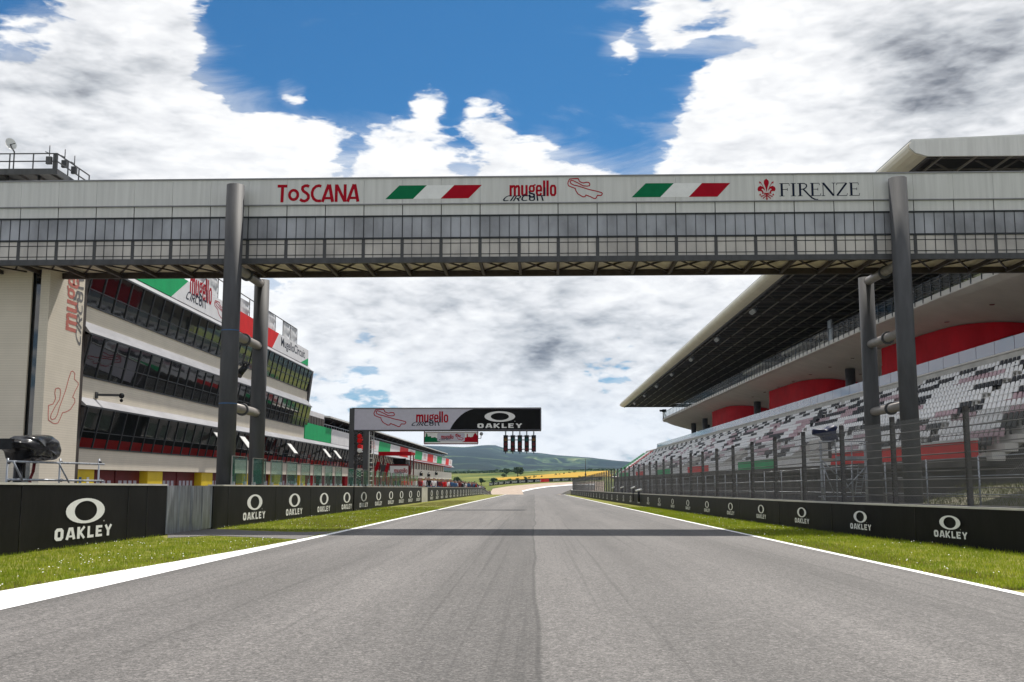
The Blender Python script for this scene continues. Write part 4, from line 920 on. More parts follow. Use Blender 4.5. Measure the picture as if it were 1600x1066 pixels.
# hanging circuit sign
sg = thing('hanging_sign', 'small green, white and red skyline sign hanging under the gantry beam', 'sign', gp(705, 684))
a, c = gp(663, 693), gp(746, 675.5); W = c.x - a.x; H = c.z - a.z; ys_ = YG + .1
b = MB(); b.box(a.x, c.x, ys_, ys_ + .1, a.z, c.z); b.build('sign_board', M['white_print'], sg)
def sk(pl, mt, nm): b = MB(); b.flat([(x * W, y * H) for x, y in pl], (a.x, ys_ - .004, a.z), AX, ZUP); b.build(nm, M[mt], sg)
sk([(0, .12), (.30, .12), (.29, .52), (.22, .48), (.20, .58), (.13, .50), (.12, .66), (.06, .62), (.055, .80), (.03, .95), (.02, .60), (0, .58)], 'green_print', 'skyline_print')
sk([(.72, .12), (1, .12), (1, .68), (.97, .90), (.95, .95), (.93, .80), (.91, .60), (.86, .55), (.85, .60), (.82, .58), (.815, .85), (.80, .85), (.795, .55), (.72, .50)], 'red_print', 'skyline_print')
b = MB(); b.box(a.x - .03, c.x + .03, ys_ - .03, ys_ + .12, a.z - .06, a.z - .003); b.box(a.x - .05, a.x - .003, ys_ - .03, ys_ + .12, a.z, c.z + .28); b.box(c.x + .003, c.x + .05, ys_ - .03, ys_ + .12, a.z, c.z + .28); b.box(a.x, c.x, ys_ - .02, ys_ + .1, c.z + .003, c.z + .04); b.build('sign_frame', M['dark_red'], sg)
b = MB(); b.flat([(x * W, y * H) for x, y in ((.26, .18), (.74, .18), (.76, .25), (.76, .85), (.74, .93), (.26, .93), (.24, .85), (.24, .25))], (a.x, ys_ - .008, a.z), AX, ZUP); b.build('name_plate', M['lilac_print'], sg)
b = MB(); mug_logo(b, (a.x + .27 * W, ys_ - .012, a.z + .3 * H), AX, ZUP, NB, .28 * W); track_outline(b, (a.x + .585 * W, ys_ - .012, a.z + .30 * H), AX, (0, 0, 1.4), NB, .15 * W, .05); b.build('plate_lettering', [M['red_print'], M['navy_print']], sg)
q = gp(752, 678); cm = thing('small_camera', 'tiny grey camera on a bent arm at the right end of the hanging sign', 'camera', q)
b = MB(); b.sphere((q.x, ys_, q.z), .12, 10, 8); b.build('camera_body', M['galvanised'], cm); b = MB(); b.path([(q.x - .02, ys_, q.z - .05), (q.x - .02, ys_, q.z - .30), (q.x - .22, ys_, q.z - .30)], .025); b.build('arm', M['dark_steel'], cm)
# five start lights
M['lamp_red'] = pm('lamp_red', (.13, .010, .014), .25, .1, 4.); M['lamp_green'] = pm('lamp_green', (.008, .08, .085), .25, .1, 4.); M['lamp_amber'] = pm('lamp_amber', (.16, .075, .01), .25, .1, 4.)
lab = ['start light with amber top lamp, end one next to the hanging sign', 'start light with green top lamp, second from the hanging sign', 'start light with green top lamp, middle of the row of five', 'start light with green top lamp, second from the free beam tip', 'start light with amber top lamp, end one at the free beam tip']
for i, px in enumerate((790, 801.2, 812.2, 823, 834)):
    c = gp(px, 693); k = YG / FPX; y0 = YG + .05; t = thing('start_light', lab[i], 'traffic light', (c.x, y0, c.z), 0, 'start lights under the gantry beam')
    tp, bt = gp(px, 680).z, gp(px, 706).z; hw = 3.5 * k
    b = MB(); b.box(c.x - hw, c.x + hw, y0, y0 + .25, bt, tp); b.build('housing', M['plastic_black'], t)
    for j, py in enumerate((686.5, 693.7, 701.2)):
        z = gp(px, py).z; mt = 'lamp_red' if j else ('lamp_amber' if i in (0, 4) else 'lamp_green')
        b = MB(); b.tube((c.x, y0 - .012, z), (c.x, y0 - .002, z), 2.9 * k, 18); b.build('lamp', M[mt], t)
        b = MB()
        for s in range(9):
            a0, a1 = R_(10 + 160 * s / 9), R_(10 + 160 * (s + 1) / 9); r = 3.15 * k
            b.add([(c.x + r * math.cos(a0), y0 - .14, z + r * math.sin(a0)), (c.x + r * math.cos(a1), y0 - .14, z + r * math.sin(a1)), (c.x + r * math.cos(a1), y0 - .002, z + r * math.sin(a1)), (c.x + r * math.cos(a0), y0 - .002, z + r * math.sin(a0))], [(0, 1, 2, 3)])
        b.build('visor', M['plastic_black'], t)
    b = MB(); b.box(c.x - .045, c.x + .045, y0 + .06, y0 + .12, tp, brr.z - .07); b.build('hanger', M['galvanised'], t); b = MB(); b.box(c.x - .03, c.x + .03, y0 + .08, y0 + .12, bt - .12, bt); b.build('lower_stud', M['dark_steel'], t)
xs_ = gp(790, 690).x, gp(834, 690).x; b = MB()
for py in (681.5, 687.5, 702): z = gp(800, py).z; b.box(xs_[0], xs_[1], YG + .12, YG + .18, z - .03, z + .03)
tag(b.build('light_rack', M['dark_steel']), 'thin dark steel cross bars linking the five start lights', 'rack')
# ------------------------------------------------------------------ pit building, tall part
XB = -20.; LEAN = .38
def zb(px, py, X=XB): return atX(px, py, X).z
Y0, Y1 = 45.6, 92.
L = dict(g1=(zb(117.5, 732.5) + zb(339, 739)) / 2, s1=zb(337.5, 716), t1=zb(341, 670, XB + LEAN), c1=zb(341, 660), s2=zb(342.5, 637.5), t2=zb(345, 590, XB + LEAN), c2=zb(345, 577.5), s3=zb(346, 560), t3=zb(347.5, 512.5, XB + LEAN), c3=zb(347.5, 505), bt=zb(478, 571), tp=zb(371, 484.5), rl=zb(417, 483))
pb = thing('pit_building', 'tall sand coloured pit building with three raked window bands', 'building', (XB, Y0, zg(0, Y0)))
gz = zg(0, 60) - .5
for nm, a, c in (('spandrel', L['g1'], L['s1']), ('spandrel', L['c1'] - .0, L['s2']), ('spandrel', L['c2'], L['s3'])):
    b = MB(); b.box(XB - .4, XB, Y0, Y1, a, c); b.build(nm, M['sand'], pb)
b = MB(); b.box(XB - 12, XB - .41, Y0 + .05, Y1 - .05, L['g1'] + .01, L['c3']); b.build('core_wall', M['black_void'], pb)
b = MB(); b.box(XB - 13, XB - .36, 41.5, 41.6, gz, 12.25); b.build('end_wall', M['sand'], pb)
def canopy(parent, zt, zc, y0, y1):
    b = MB(); b.prof([(XB + .002, zc), (XB + LEAN + .05, zt + .07), (XB + LEAN + .05, zt + .01), (XB - .3, zc - .22), (XB - .3, zc)], y0, y1); o = b.build('canopy', M['canopy_metal'], parent)
    b = MB(); b.prof([(XB + LEAN + .052, zt + .075), (XB + LEAN + .075, zt + .075), (XB + LEAN + .075, zt - .01), (XB + LEAN + .052, zt - .01)], y0, y1); b.build('drip_edge', M['frame_dark'], o)
for a, c in (('t1', 'c1'), ('t2', 'c2'), ('t3', 'c3')): canopy(pb, L[a], L[c], Y0 - .15, Y1 + (166 if a == 't1' else 0))
def window_band(parent, zs, zt, y0, y1, pitch, glass, proto=[None]):
    n = round((y1 - y0) / pitch); p = (y1 - y0) / n
    b = MB(); b.add([(.003, .03, 0), (.003, p - .03, 0), (LEAN, p - .03, zt - zs), (LEAN, .03, zt - zs)], [(0, 1, 2, 3)]); gm = b.mesh('window', glass)
    b = MB(); h = zt - zs
    b.bar((.012, .0, 0), (LEAN + .012, .0, h), .07, .09, 0, (0, 1, 0)); b.bar((.02, .0, .03), (.02, p, .03), .06, .06); b.bar((.012 + LEAN * .42, .0, h * .42), (.012 + LEAN * .42, p, h * .42), .035, .035)
    fm = b.mesh('window_frame', M['frame_dark'])
    for i in range(n):
        o = link('window', gm, parent, True); o.location = Vector((XB, y0 + i * p, zs)) - Vector(WM[parent].translation); WM[o] = WM[parent] @ Matrix.Translation(o.location); link('window_frame', fm, o, True)
window_band(pb, L['s1'], L['t1'], Y0 + .1, Y1, 1.5, M['glass_room']); window_band(pb, L['s2'], L['t2'], Y0 + .1, Y1, 1.5, M['glass_dark']); window_band(pb, L['s3'], L['t3'], Y0 + .1, Y1, 1.5, M['glass_dark'])
b = MB()
for a, c in (('s1', 't1'), ('s2', 't2'), ('s3', 't3')): b.prof([(XB - .4, L[a]), (XB + .0, L[a]), (XB + LEAN, L[c]), (XB - .4, L[c])], Y0 - .12, Y0 + .02)
b.build('end_cheek', M['dark_steel'], pb)
b = MB(); b.prof([(XB - .4, L['s3'] - 1.2), (XB + .02, L['s3'] - 1.2), (XB + LEAN + .02, L['t3'] + .1), (XB - .4, L['c3'])], Y1 - .1, Y1 + .5); b.build('end_panel', M['dark_steel'], pb)
# hospitality room behind the first-floor glass: red counter, pale ceiling
b = MB(); b.box(XB - .30, XB - .22, Y0 + .3, Y1 + 60, L['s1'] + .01, L['s1'] + .50); b.build('red_counter', M['banner_red'], pb)
r = random.Random(8); b = MB(); y = Y0 + .6
while y < Y1 + 58: h_ = .55 + .5 * r.random(); b.box(XB - .9, XB - .6, y, y + .2 + .7 * r.random(), L['s1'] + .01, L['s1'] + h_, r.randrange(4)); y += .5 + 1.1 * r.random()
b.build('room_furniture', [M['red_wall'], M['plastic_black'], M['dark_red'], M['fabric_white']], pb)
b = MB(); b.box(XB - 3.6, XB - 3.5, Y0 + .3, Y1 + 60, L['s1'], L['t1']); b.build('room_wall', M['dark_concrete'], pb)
for px in (331, 372, 447, 503, 520):
    y = atX(px, 690, XB + .3).y; h = L['t1'] - L['s1']; p0 = Vector((XB + LEAN * .92, y, L['s1'] + h * .86)); b = MB(); b.prism([(0, 0), (1.25, 0), (1.25, 1.0), (0, 1.0)], p0, (0, 1, 0), (.62, 0, -.78), (.03, 0, .02)); b.build('open_sash', M['roof_grey'], pb)
# garages
b = MB(); b.box(XB - .9, XB - .7, Y0, Y1, gz, L['g1']); b.build('garage_back', M['black_void'], pb)
y = Y0 + .1; i = 0
while y < Y1 - 1:
    b = MB(); b.box(XB - .55, XB - .1, y, y + 2.2, gz, L['g1'] - .003); b.build('yellow_pier', M['yellow'], pb)
    if i != 0:
        for k in range(2):
            b = MB(); ya = y - 6.6 + 3.3 * k + .1; b.box(XB - .62, XB - .5, ya, ya + 3.1, gz, L['g1'] - .003); o = b.build('garage_door', M['dark_red'], pb)
            b = MB()
            for j in range(4): b.box(XB - .499, XB - .49, ya + .35 + j * .65, ya + .75 + j * .65, L['g1'] - .85, L['g1'] - .5)
            b.build('door_light', M['lilac_print'], o)
    y += 8.9; i += 1
b = MB(); 
for k, (ya, mt) in enumerate(((46.3, 0), (47.1, 1))): b.box(XB - .099, XB - .09, ya, ya + .26, L['g1'] - .9, L['g1'] - .35, mt)
b.build('notice', [M['blue_tape'], M['white_print']], pb)
# roof banners
def banner(parent, p, mt, name='roof_banner', X=XB + .06):
    q = [atX(px, py, X) for px, py in p]; b = MB(); b.prism([(v.y, v.z) for v in q], (X, 0, 0), (0, 1, 0), ZUP, (-.05, 0, 0)); return b.build(name, M[mt], parent)
zt_, zl_ = L['tp'], L['bt']
def bz(ya0, ya1, yb1, yb0, mt, name='roof_banner', X=XB + .06, lo=None, hi=None):
    lo, hi = lo or zl_, hi or zt_; b = MB(); b.prism([(ya0, lo), (yb0, lo), (yb1, hi), (ya1, hi)], (X, 0, 0), (0, 1, 0), ZUP, (-.05, 0, 0)); return b.build(name, M[mt], parent=pb)
ya_ = lambda px, py: atX(px, py, XB).y
g0, g1 = ya_(266, 461), ya_(282, 436)
r0, r1 = ya_(365, 522), ya_(370, 484); r2, r3 = ya_(424, 545), ya_(435, 518)
bz(Y0, Y0, g1 + 1.2, g0, 'banner_green'); o = bz(g0 + .03, g1 + 1.23, r1, r0, 'banner_white')
b = MB(); ml = ya_(287, 480); mr_ = ya_(329, 480); mug_logo(b, (XB + .064, ml, zl_ + .30), (0, 1, 0), ZUP, (1, 0, 0), (mr_ - ml)); b.build('banner_lettering', [M['red_print'], M['navy_print']], o)
b = MB(); track_outline(b, (XB + .064, ya_(333, 490), zl_ + .15), (0, 1, 0), (0, 0, .55), (1, 0, 0), 3.4, .03); b.build('track_emblem', M['red_print'], o)
bz(r0 + .03, r1 + .03, r3, r2, 'banner_red'); o = bz(r2 + .03, r3 + .03, Y1 - .3, Y1 - .3, 'banner_white')
b = MB(); ml, mr_ = ya_(435, 540), ya_(475, 560); put_text(b, *T_MC, (XB + .064, ml + .6, zl_ + .28), (0, 1, 0), ZUP, 0, (0, mr_ - ml - .6, 0, .95)); b.build('banner_lettering', M['navy_print'], o)
b = MB(); b.flat([(Y1 - 3.2, zl_ + .01), (Y1 - .32, zl_ + .01), (Y1 - .32, zl_ + .7)], (XB + .066, 0, 0), (0, 1, 0), ZUP); b.build('green_corner', M['banner_green'], o)
b = MB(); b.box(XB - 12, XB + .0, Y0, Y1, L['c3'] + .002, L['c3'] + .2); b.build('roof', M['roof_grey'], pb)
# roof railing with cloth panels
yr = ya_(467, 513)
b = MB(); n = int((yr - Y0) / 2.4)
for i in range(n + 1):
    y = Y0 + (yr - Y0) * i / n; b.bar((XB - .15, y, zt_ - 1.2), (XB - .15, y, L['rl']), .05)
b.box(XB - .18, XB - .12, Y0, yr, L['rl'], L['rl'] + .05); b.box(XB - .18, XB - .12, Y0, yr, zt_ + .06, zt_ + .10); b.build('roof_railing', M['dark_steel'], pb)
r = random.Random(3)
for i in range(n):
    b = MB()
    a, c = Y0 + (yr - Y0) * i / n + .1, Y0 + (yr - Y0) * (i + 1) / n - .1
    if i % 3 == 2: continue
    z0, z1 = zt_ + .12, L['rl'] - (.0 if i % 2 else .45 * r.random())
    vs = []; m = 6
    for j in range(m + 1):
        for k in range(m + 1): vs.append((XB - .16 + .05 * math.sin(k * 1.7 + i) * (j / m), a + (c - a) * j / m, z0 + (z1 - z0) * k / m))
    b.add(vs, [(j * (m + 1) + k, (j + 1) * (m + 1) + k, (j + 1) * (m + 1) + k + 1, j * (m + 1) + k + 1) for j in range(m) for k in range(m)], 0, True); b.build('railing_cloth', M['fabric_white'], pb)
# facade camera bracket
q = atX(150, 617, XB); t = thing('facade_camera', 'small camera on a grey arm above the lowest facade canopy', 'camera', q)
b = MB(); b.bar((XB + .003, q.y, q.z), (XB + .95, q.y + .3, q.z - .0), .10, .10); b.box(XB + .001, XB + .06, q.y - .12, q.y + .12, q.z - .16, q.z + .12); b.build('arm', M['grey_steel'], t)
b = MB(); b.sphere((XB + 1.05, q.y + .33, q.z - .02), .13, 10, 8); b.sphere((XB + 1.05, q.y + .33, q.z - .24), .08, 10, 8); b.build('camera_body', M['plastic_black'], t)
# ------------------------------------------------------------------ stair tower with the vertical circuit name
XP = -19.55; YP0, YP1 = 41.35, 44.6
st = thing('stair_tower', 'narrow sand coloured stair tower with vertical red lettering beside the pit building', 'tower', (XP, YP0, gz))
b = MB(); b.box(XP - .37, XP, YP0, YP1, gz, 12.3); b.build('tower_wall', M['sand'], st)
b = MB(); b.box(XP - 1.0, XP - .25, YP1 + .003, Y0 - .13, gz, 12.2); b.build('side_recess', M['brown_steel'], st)
b = MB(); b.box(XP - .9, XP - .375, YP0 + .35, YP0 + .45, gz, 12.2); b.build('dark_glazing', M['glass_dark'], st)
b = MB(); z0 = atX(95, 536, XP).z
mug_logo(b, (XP + .004, YP1 - .12, z0), (0, 0, 1), (0, -1.3, 0), (1, 0, 0), 4.0); b.build('vertical_lettering', [M['faded_red'], M['faded_navy']], st)
b = MB(); z0 = atX(85, 662, XP).z
put(b, [([(x * 2.3, y * 4.9) for x, y in q], 0) for q in ribbon(TRK, .015, True)], (XP + .004, YP1 - .12, z0), (0, 0, 1), (0, -1, 0), (1, 0, 0)); b.build('track_emblem', M['faded_red'], st)
# control tower behind with roof platform
YT = 60.
def tp_(px, py, Y=YT): return atY(px, py, Y)
xr = tp_(35, 560).x; ct = thing('control_tower', 'beige control tower with a steel railed roof platform behind the bridge', 'tower', (xr - 5, YT, gz))
zd = tp_(88, 265).z; xd = tp_(88, 265).x; dl = YT * (747 / 712.) + .8
b = MB(); b.box(xr - 14, xr, YT + .6, YT + 9, gz, zd - 4.4); b.build('tower_wall', M['sand'], ct)
b = MB(); b.box(xr - 14, xr - 1.6, YT + 1.6, YT + 8, zd - 4.39, zd - .35); b.build('control_room', M['glass_dark'], ct)
b = MB(); b.box(xd - 16, xd, YT, dl + .8, zd - .12, zd); b.box(xd - 16, xd + .04, YT - .06, YT - .002, zd - .30, zd + .05); b.box(xd + .002, xd + .06, YT, dl + .8, zd - .30, zd + .05); b.build('platform_deck', M['grey_steel'], ct)
b = MB()
for i in range(9): b.bar((xd - .4 - i * 1.0, YT + .1, zd - .2), (xd - .4 - i * 1.0, dl + .7, zd - .2), .10, .16)
for i in range(4): b.tube((xd - 1.2 - 1.9 * i, YT + .4, zd - 4.4), (xd - 1.2 - 1.9 * i, YT + .4, zd - .25), .09, 10)
b.build('deck_joist', M['dark_steel'], ct)
zr = tp_(88, 240).z; b = MB(); hr = zr - zd
for k in (.52, 1.0): b.bar((xd - 16, YT, zd + hr * k), (xd, YT, zd + hr * k), .06); b.bar((xd, YT, zd + hr * k), (xd, dl + .8, zd + hr * k), .06)
for i in range(11): x = xd - 1.42 * i; b.bar((x, YT, zd), (x, YT, zr), .06)
for i in range(1, 4): y = YT + (dl + .8 - YT) * i / 3; b.bar((xd, y, zd), (xd, y, zr), .06)
b.box(xd - .25, xd - .02, YT + .02, YT + .2, zd, zr + .02); b.build('railing', M['grey_steel'], ct)
an = MB()
for px, py in ((78, 230), (102, 236), (117, 246)):
    q = tp_(px, py, YT if px < 90 else YT + 1.2 + (px - 100) * .06); x, z = q.x, q.z; an.tube((x, q.y, z - .55), (x, q.y, z + .1), .028, 6); an.bar((x, q.y, z - .4), (x - .25, q.y, z - .28), .05); an.box(x - .16, x + .16, q.y - .1, q.y + .1, z - 1.05, z - .6)
tag(an.build('roof_antenna', M['grey_steel']), 'three small whip antennas with grey boxes on the platform railing', 'antenna')
q = tp_(16, 226); t = thing('satellite_dish', 'small pale satellite dish on a pole above the platform railing', 'dish', q)
b = MB(); ds = []; d = Vector((.75, -.55, .25)).normalized(); u = d.cross(Vector((0, 0, 1))).normalized(); w2 = u.cross(d)
for j in range(5):
    for i in range(16): a = 2 * math.pi * i / 16; r = .34 * (j + .15) / 4; ds.append(q + u * r * math.cos(a) + w2 * r * math.sin(a) * 1.1 + d * (r * r * .7))
b.add(ds, [(j * 16 + i, j * 16 + (i + 1) % 16, (j + 1) * 16 + (i + 1) % 16, (j + 1) * 16 + i) for j in range(4) for i in range(16)], 0, True); b.build('reflector', M['roof_grey'], t)
b = MB(); b.tube(q, (q.x + .28, YT, zr + .1), .04, 8); b.bar((q.x + .28, YT, zd), (q.x + .28, YT, zr + .15), .06); b.bar(q, q + d * .6 + Vector((0, 0, -.2)), .04); b.build('mount', M['grey_steel'], t)

# ------------------------------------------------------------------ long low pit building
Y2 = 255.
lb = thing('pit_garages', 'long low pit building with tricolour banners and raftered canopy beyond the tall block', 'building', (XB, Y1, zg(0, Y1)))
YS2 = atX(643, 730, XB).y
b = MB(); b.box(XB - .4, XB, Y1 + .02, YS2, L['g1'], L['s1']); b.build('spandrel', M['sand'], lb)
b = MB(); b.box(XB - 12, XB - .41, Y1 + .02, YS2, L['g1'] + .01, L['c1'] + .1); b.build('core_wall', M['black_void'], lb)
window_band(lb, L['s1'], L['t1'], Y1, YS2, 1.55, M['glass_room'])
zlo, zhi = zb(474, 685), zb(477, 660)
b = MB(); b.box(XB - .5, XB - .05, Y1 + .05, Y2, zlo - .1, zhi - .06); b.build('parapet', M['cream'], lb)
seq = [(474, 516, 'banner_green'), (516, 560.5, 'banner_white'), (560.5, 571, 'banner_red'), (571, 591, 'banner_white'), (591, 609, 'banner_green'), (609, 624, 'banner_white'), (624, 637, 'banner_red'), (637, 648, 'banner_white'), (648, 659, 'banner_green'), (659, 667.5, 'banner_white'), (667.5, 676.5, 'banner_red'), (676.5, 682.5, 'banner_white'), (682.5, 690, 'banner_green'), (690, 696, 'banner_white'), (696, 701, 'banner_red'), (701, 706, 'banner_white')]
for i, (pa, pc, mt) in enumerate(seq):
    a, c = atX(pa, 710, XB).y, atX(pc, 710, XB).y; sl = .5 + .01 * a if i else 0
    b = MB(); b.prism([(a + .03 - (.25 if i else 0) * sl, zlo), (c - .25 * sl, zlo), (c + .25 * sl, zhi), (a + .03 + .25 * sl * (i > 0), zhi)], (XB + .06, 0, 0), (0, 1, 0), ZUP, (-.05, 0, 0)); o = b.build('parapet_banner', M[mt], lb)
    if pa in (571, 637, 659, 676.5, 701):
        b = MB(); w = (c - a) * .45; m0 = (a + c) / 2; hh = (zhi - zlo)
        for k in range(5): b.box(XB + .061, XB + .066, m0 - w / 2 + .03 * k * w, m0 + w / 2 - .03 * k * w, zlo + hh * (.25 + .13 * k), zlo + hh * (.25 + .13 * k + .075))
        b.build('banner_emblem', pm('faded_red', (.55, .30, .29), .6, .2, 3.) if 'fr' not in M else M['fr'], o)
# end section: dark windows, cream wall, yellow ground floor
zc0, zc1 = zb(660, 748), zb(660, 734.2); zw1 = zb(660, 724)
b = MB(); b.box(XB - 10, XB + .0, YS2 + .02, Y2, zc0, zc1); b.build('cream_wall', M['cream'], lb)
b = MB(); b.box(XB - .3, XB - .25, YS2 + .02, 235, zc1 + .002, zw1); b.build('window_strip', M['glass_dark'], lb)
b = MB(); b.box(XB - .24, XB + .3, YS2 + .02, Y2 - 3, zw1, zlo - .12); b.build('red_soffit', M['red_wall'], lb)
b = MB(); y = YS2 + 1
while y < 236: b.box(XB - .249, XB - .1, y, y + 1.1, zc1 + .002, zw1 - .003); y += 4.3
b.build('pier', M['cream'], lb)
b = MB(); b.box(XB - 1.5, XB - 1.4, Y1, Y2, zg(0, Y2) - .4, L['g1']); b.build('ground_floor_wall', M['yellow'], lb)
for i in range(12):
    b = MB(); y = Y1 + .6 + 6.6 * i; b.box(XB - .75, XB - .35, y + .9, y + 5.6, zg(0, y) - .2, L['g1'] - .003); b.build('garage_door', M['dark_red'] if i % 3 else M['red_wall'], lb)
for i in range(12):
    b = MB(); y = YS2 + 2 + 7. * i; b.box(XB - .5, XB - .1, y, y + .7, zg(0, y) - .2, zc0 - .003); b.build('column', M['yellow'], lb)
# terrace canopy roof with rafters and posts
zr0 = zb(600, 680.2); YR = atX(697, 710, XB).y
b = MB(); b.prof([(XB + .35, zr0), (XB + .35, zr0 + .16), (XB - 7, zr0 + .95), (XB - 7, zr0 + .8)], Y1 + 9, YR); b.build('canopy_roof', M['roof_grey'], lb)
b = MB(); y = Y1 + 9.3
while y < YR - .2: b.bar((XB + .3, y, zr0 - .07), (XB - 6.8, y, zr0 + .7), .14, .18); y += 1.25
b.build('rafter', M['brown_steel'], lb)
b = MB(); y = Y1 + 11
while y < YR: b.tube((XB - .6, y, zhi - .1), (XB - .6, y, zr0 + .1), .05, 6); b.tube((XB - .6, y, zhi + .1), (XB + .2, y + 1.2, zr0 - .05), .04, 6); y += 5.
b.build('canopy_post', M['dark_steel'], lb)
b = MB(); b.box(XB - 6.9, XB - 6.8, Y1 + 9, YR, zhi - .2, zr0 + .75); b.build('terrace_wall', M['dark_concrete'], lb)
b = MB(); y = Y1 + .2
while y < YR - 2: b.bar((XB - .1, y, zhi - .1), (XB - .1, y, zhi + .34), .045); y += 1.3
b.box(XB - .12, XB - .08, Y1, YR, zhi + .30, zhi + .35); b.build('terrace_railing', M['galvanised'], lb)
b = MB(); q0, q1 = ya_(477, 640), ya_(506, 655); nb = 7
for i in range(nb): a = q0 + (q1 - q0) * i / nb; b.box(XB - .02, XB + .04, a + .12, a + (q1 - q0) / nb - .12, zhi + .03, zhi + .72)
b.build('timber_screen', M['brown_steel'], lb)
b = MB(); b.box(XB - .3, XB - .25, q0, q1 + 1.5, zhi + .5, zhi + 1.25); b.build('terrace_sign', M['banner_white'], lb)
for i, (px, py) in enumerate(((656, 741.5), (668, 743.), (680, 740.5))):
    q = atX(px, py, XB); b = MB(); b.box(XB + .003, XB + .5, q.y - .5, q.y + .5, q.z - .25, q.z + .25); b.bar((XB, q.y, q.z + .2), (XB + .3, q.y, q.z + .6), .1)
    tag(b.build('wall_speaker', M['plastic_black']), ['black loudspeaker on the cream wall, nearest the red cabin', 'black loudspeaker on the cream wall, middle one and slightly lower', 'black loudspeaker on the cream wall, nearest the far corner'][i], 'loudspeaker', 'loudspeakers on the cream wall')

# ------------------------------------------------------------------ red marshal post beside the pit wall
YM = 100.
def mp(px, py, dy=0.): return atY(px, py, YM + dy)
mpst = thing('signal_post', 'dark red open cabin with a white circuit sign standing behind the pit wall', 'cabin', (mp(615, 752).x, YM, zg(0, YM)))
a, c = mp(592, 712), mp(643, 708); b = MB(); b.box(a.x, c.x, YM - .3, YM + 3, a.z + .1, c.z + .1); b.box(a.x, c.x, YM - .33, YM - .302, a.z - .02, c.z + .12); b.build('cabin_roof', M['red_wall'], mpst)
b = MB()
for px in (593, 641.5):
    for dy in (0, 2.6): q = mp(px, 710); b.bar((q.x, YM + dy, zg(0, YM)), (q.x, YM + dy, q.z + .1), .10)
b.build('corner_post', M['dark_red'], mpst)
a, c = mp(609, 746), mp(638, 728); b = MB(); b.box(a.x, c.x, YM, YM + .08, a.z, c.z); o = b.build('sign_board', M['white_print'], mpst)
b = MB(); W = c.x - a.x; mug_logo(b, (a.x + .10 * W, YM - .006, a.z + .28 * (c.z - a.z)), AX, ZUP, NB, .86 * W); b.build('sign_lettering', [M['red_print'], M['navy_print']], o)
b = MB(); b.box(a.x - .06, c.x + .06, YM - .03, YM + .1, a.z - .12, a.z - .003); b.box(a.x - .06, c.x + .06, YM - .03, YM + .1, c.z + .003, c.z + .14); b.box(c.x + .003, c.x + .2, YM - .03, YM + .1, a.z, c.z); b.box(a.x, c.x, YM - .012, YM - .002, a.z + .02, a.z + .10); b.build('sign_frame', M['dark_red'], o)
b = MB(); q0, q1 = mp(594, 727), mp(606, 744); b.box(q0.x, q1.x, YM + .2, YM + .3, q1.z, q0.z); b.build('mesh_panel', M['grey_steel'], mpst)
for (p, q) in (((592, 722), (579, 758)), ((607, 724), (599, 752)), ((606, 745), (607, 762))):
    b = MB(); b.bar(mp(*p), mp(*q), .28, .28); b.build('raking_leg', M['red_wall'], mpst)
b = MB(); q0, q1 = mp(612, 726), mp(632, 716); b.box(q0.x, q1.x, YM + 1.0, YM + 1.2, q0.z, q1.z); b.build('screen', M['black_void'], mpst)
# ------------------------------------------------------------------ main grandstand
GY0, GY1 = 43.0, 250.
NR = 14; rx = lambda i: 18.35 + .53 * i; rz = lambda i: 2.55 + .365 * i
gs = thing('grandstand', 'large roofed grandstand with red boxes and a white balcony', 'grandstand', (18, GY0, zg(0, GY0)))
pf = [(17.95, 2.37)]
for i in range(NR): pf += [(rx(i) - .12, rz(i) - (.0 if i else .0)), (rx(i) + .41, rz(i))] if i == 0 else [(rx(i) - .12, rz(i)), (rx(i) + .41, rz(i))]
pf += [(25.95, rz(NR - 1)), (25.95, 2.0), (17.95, 2.0)]
b = MB(); b.prof(pf, GY0, GY1); b.build('seating_terrace', M['light_concrete'], gs)
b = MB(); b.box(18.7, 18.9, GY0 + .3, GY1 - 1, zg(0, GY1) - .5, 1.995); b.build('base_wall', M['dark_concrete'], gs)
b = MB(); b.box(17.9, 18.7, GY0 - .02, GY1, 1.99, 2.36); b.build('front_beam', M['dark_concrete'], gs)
# tricolour front
zf0, zf1 = 2.37, 3.04
fy = lambda px, py=725: atX(px, py, 17.88).y
seq = [(1512, 1298, 'banner_red', 0), (1298, 1215, 'banner_white', 0), (1215, 1153, 'banner_green', .6), (1153, 1107, 'banner_white', .5), (1107, 1074, 'banner_red', 0), (1074, 1047, 'banner_white', 0), (1047, 1026, 'banner_green', 0), (1026, 1007, 'banner_white', 0), (1007, 993, 'banner_red', 0), (993, 982, 'banner_white', 0), (982, 967, 'banner_green', 0)]
ya = GY0
for k, (pa, pc, mt, sl) in enumerate(seq):
    c = min(fy(pc), GY1); b = MB(); b.prism([(ya + .03, zf0), (c, zf0), (c, zf1), (ya + .03, zf1)], (17.88, 0, 0), (0, 1, 0), ZUP, (.06, 0, 0)); b.build('front_banner', M[mt], gs); ya = c
b = MB(); b.box(17.80, 17.98, GY0, GY1, zf1 + .003, zf1 + .09); b.build('front_rail', M['white_panel'], gs)
# glass-topped parapet behind the seats
b = MB(); b.box(25.96, 26.2, GY0 + 4, 224, rz(NR - 1) - .3, 8.36); b.build('upper_parapet', M['light_concrete'], gs)
b = MB(); b.box(25.90, 26.26, GY0 + 4, 224, 8.363, 8.46); b.build('parapet_coping', M['slab_white'], gs)
y = GY0 + 4
gm = MB().box(-.012, .012, .03, 2.47, 0, .78).mesh('glass_panel', M['glass_blue'])
for i in range(71): o = link('glass_panel', gm, gs, True); o.location = Vector((26.06, y + 2.5 * i, 8.463)) - Vector(WM[gs].translation)
b = MB(); b.box(26.2, 33.5, GY0 + 4, 206, 8.1, 8.3); b.build('terrace_floor', M['light_concrete'], gs)
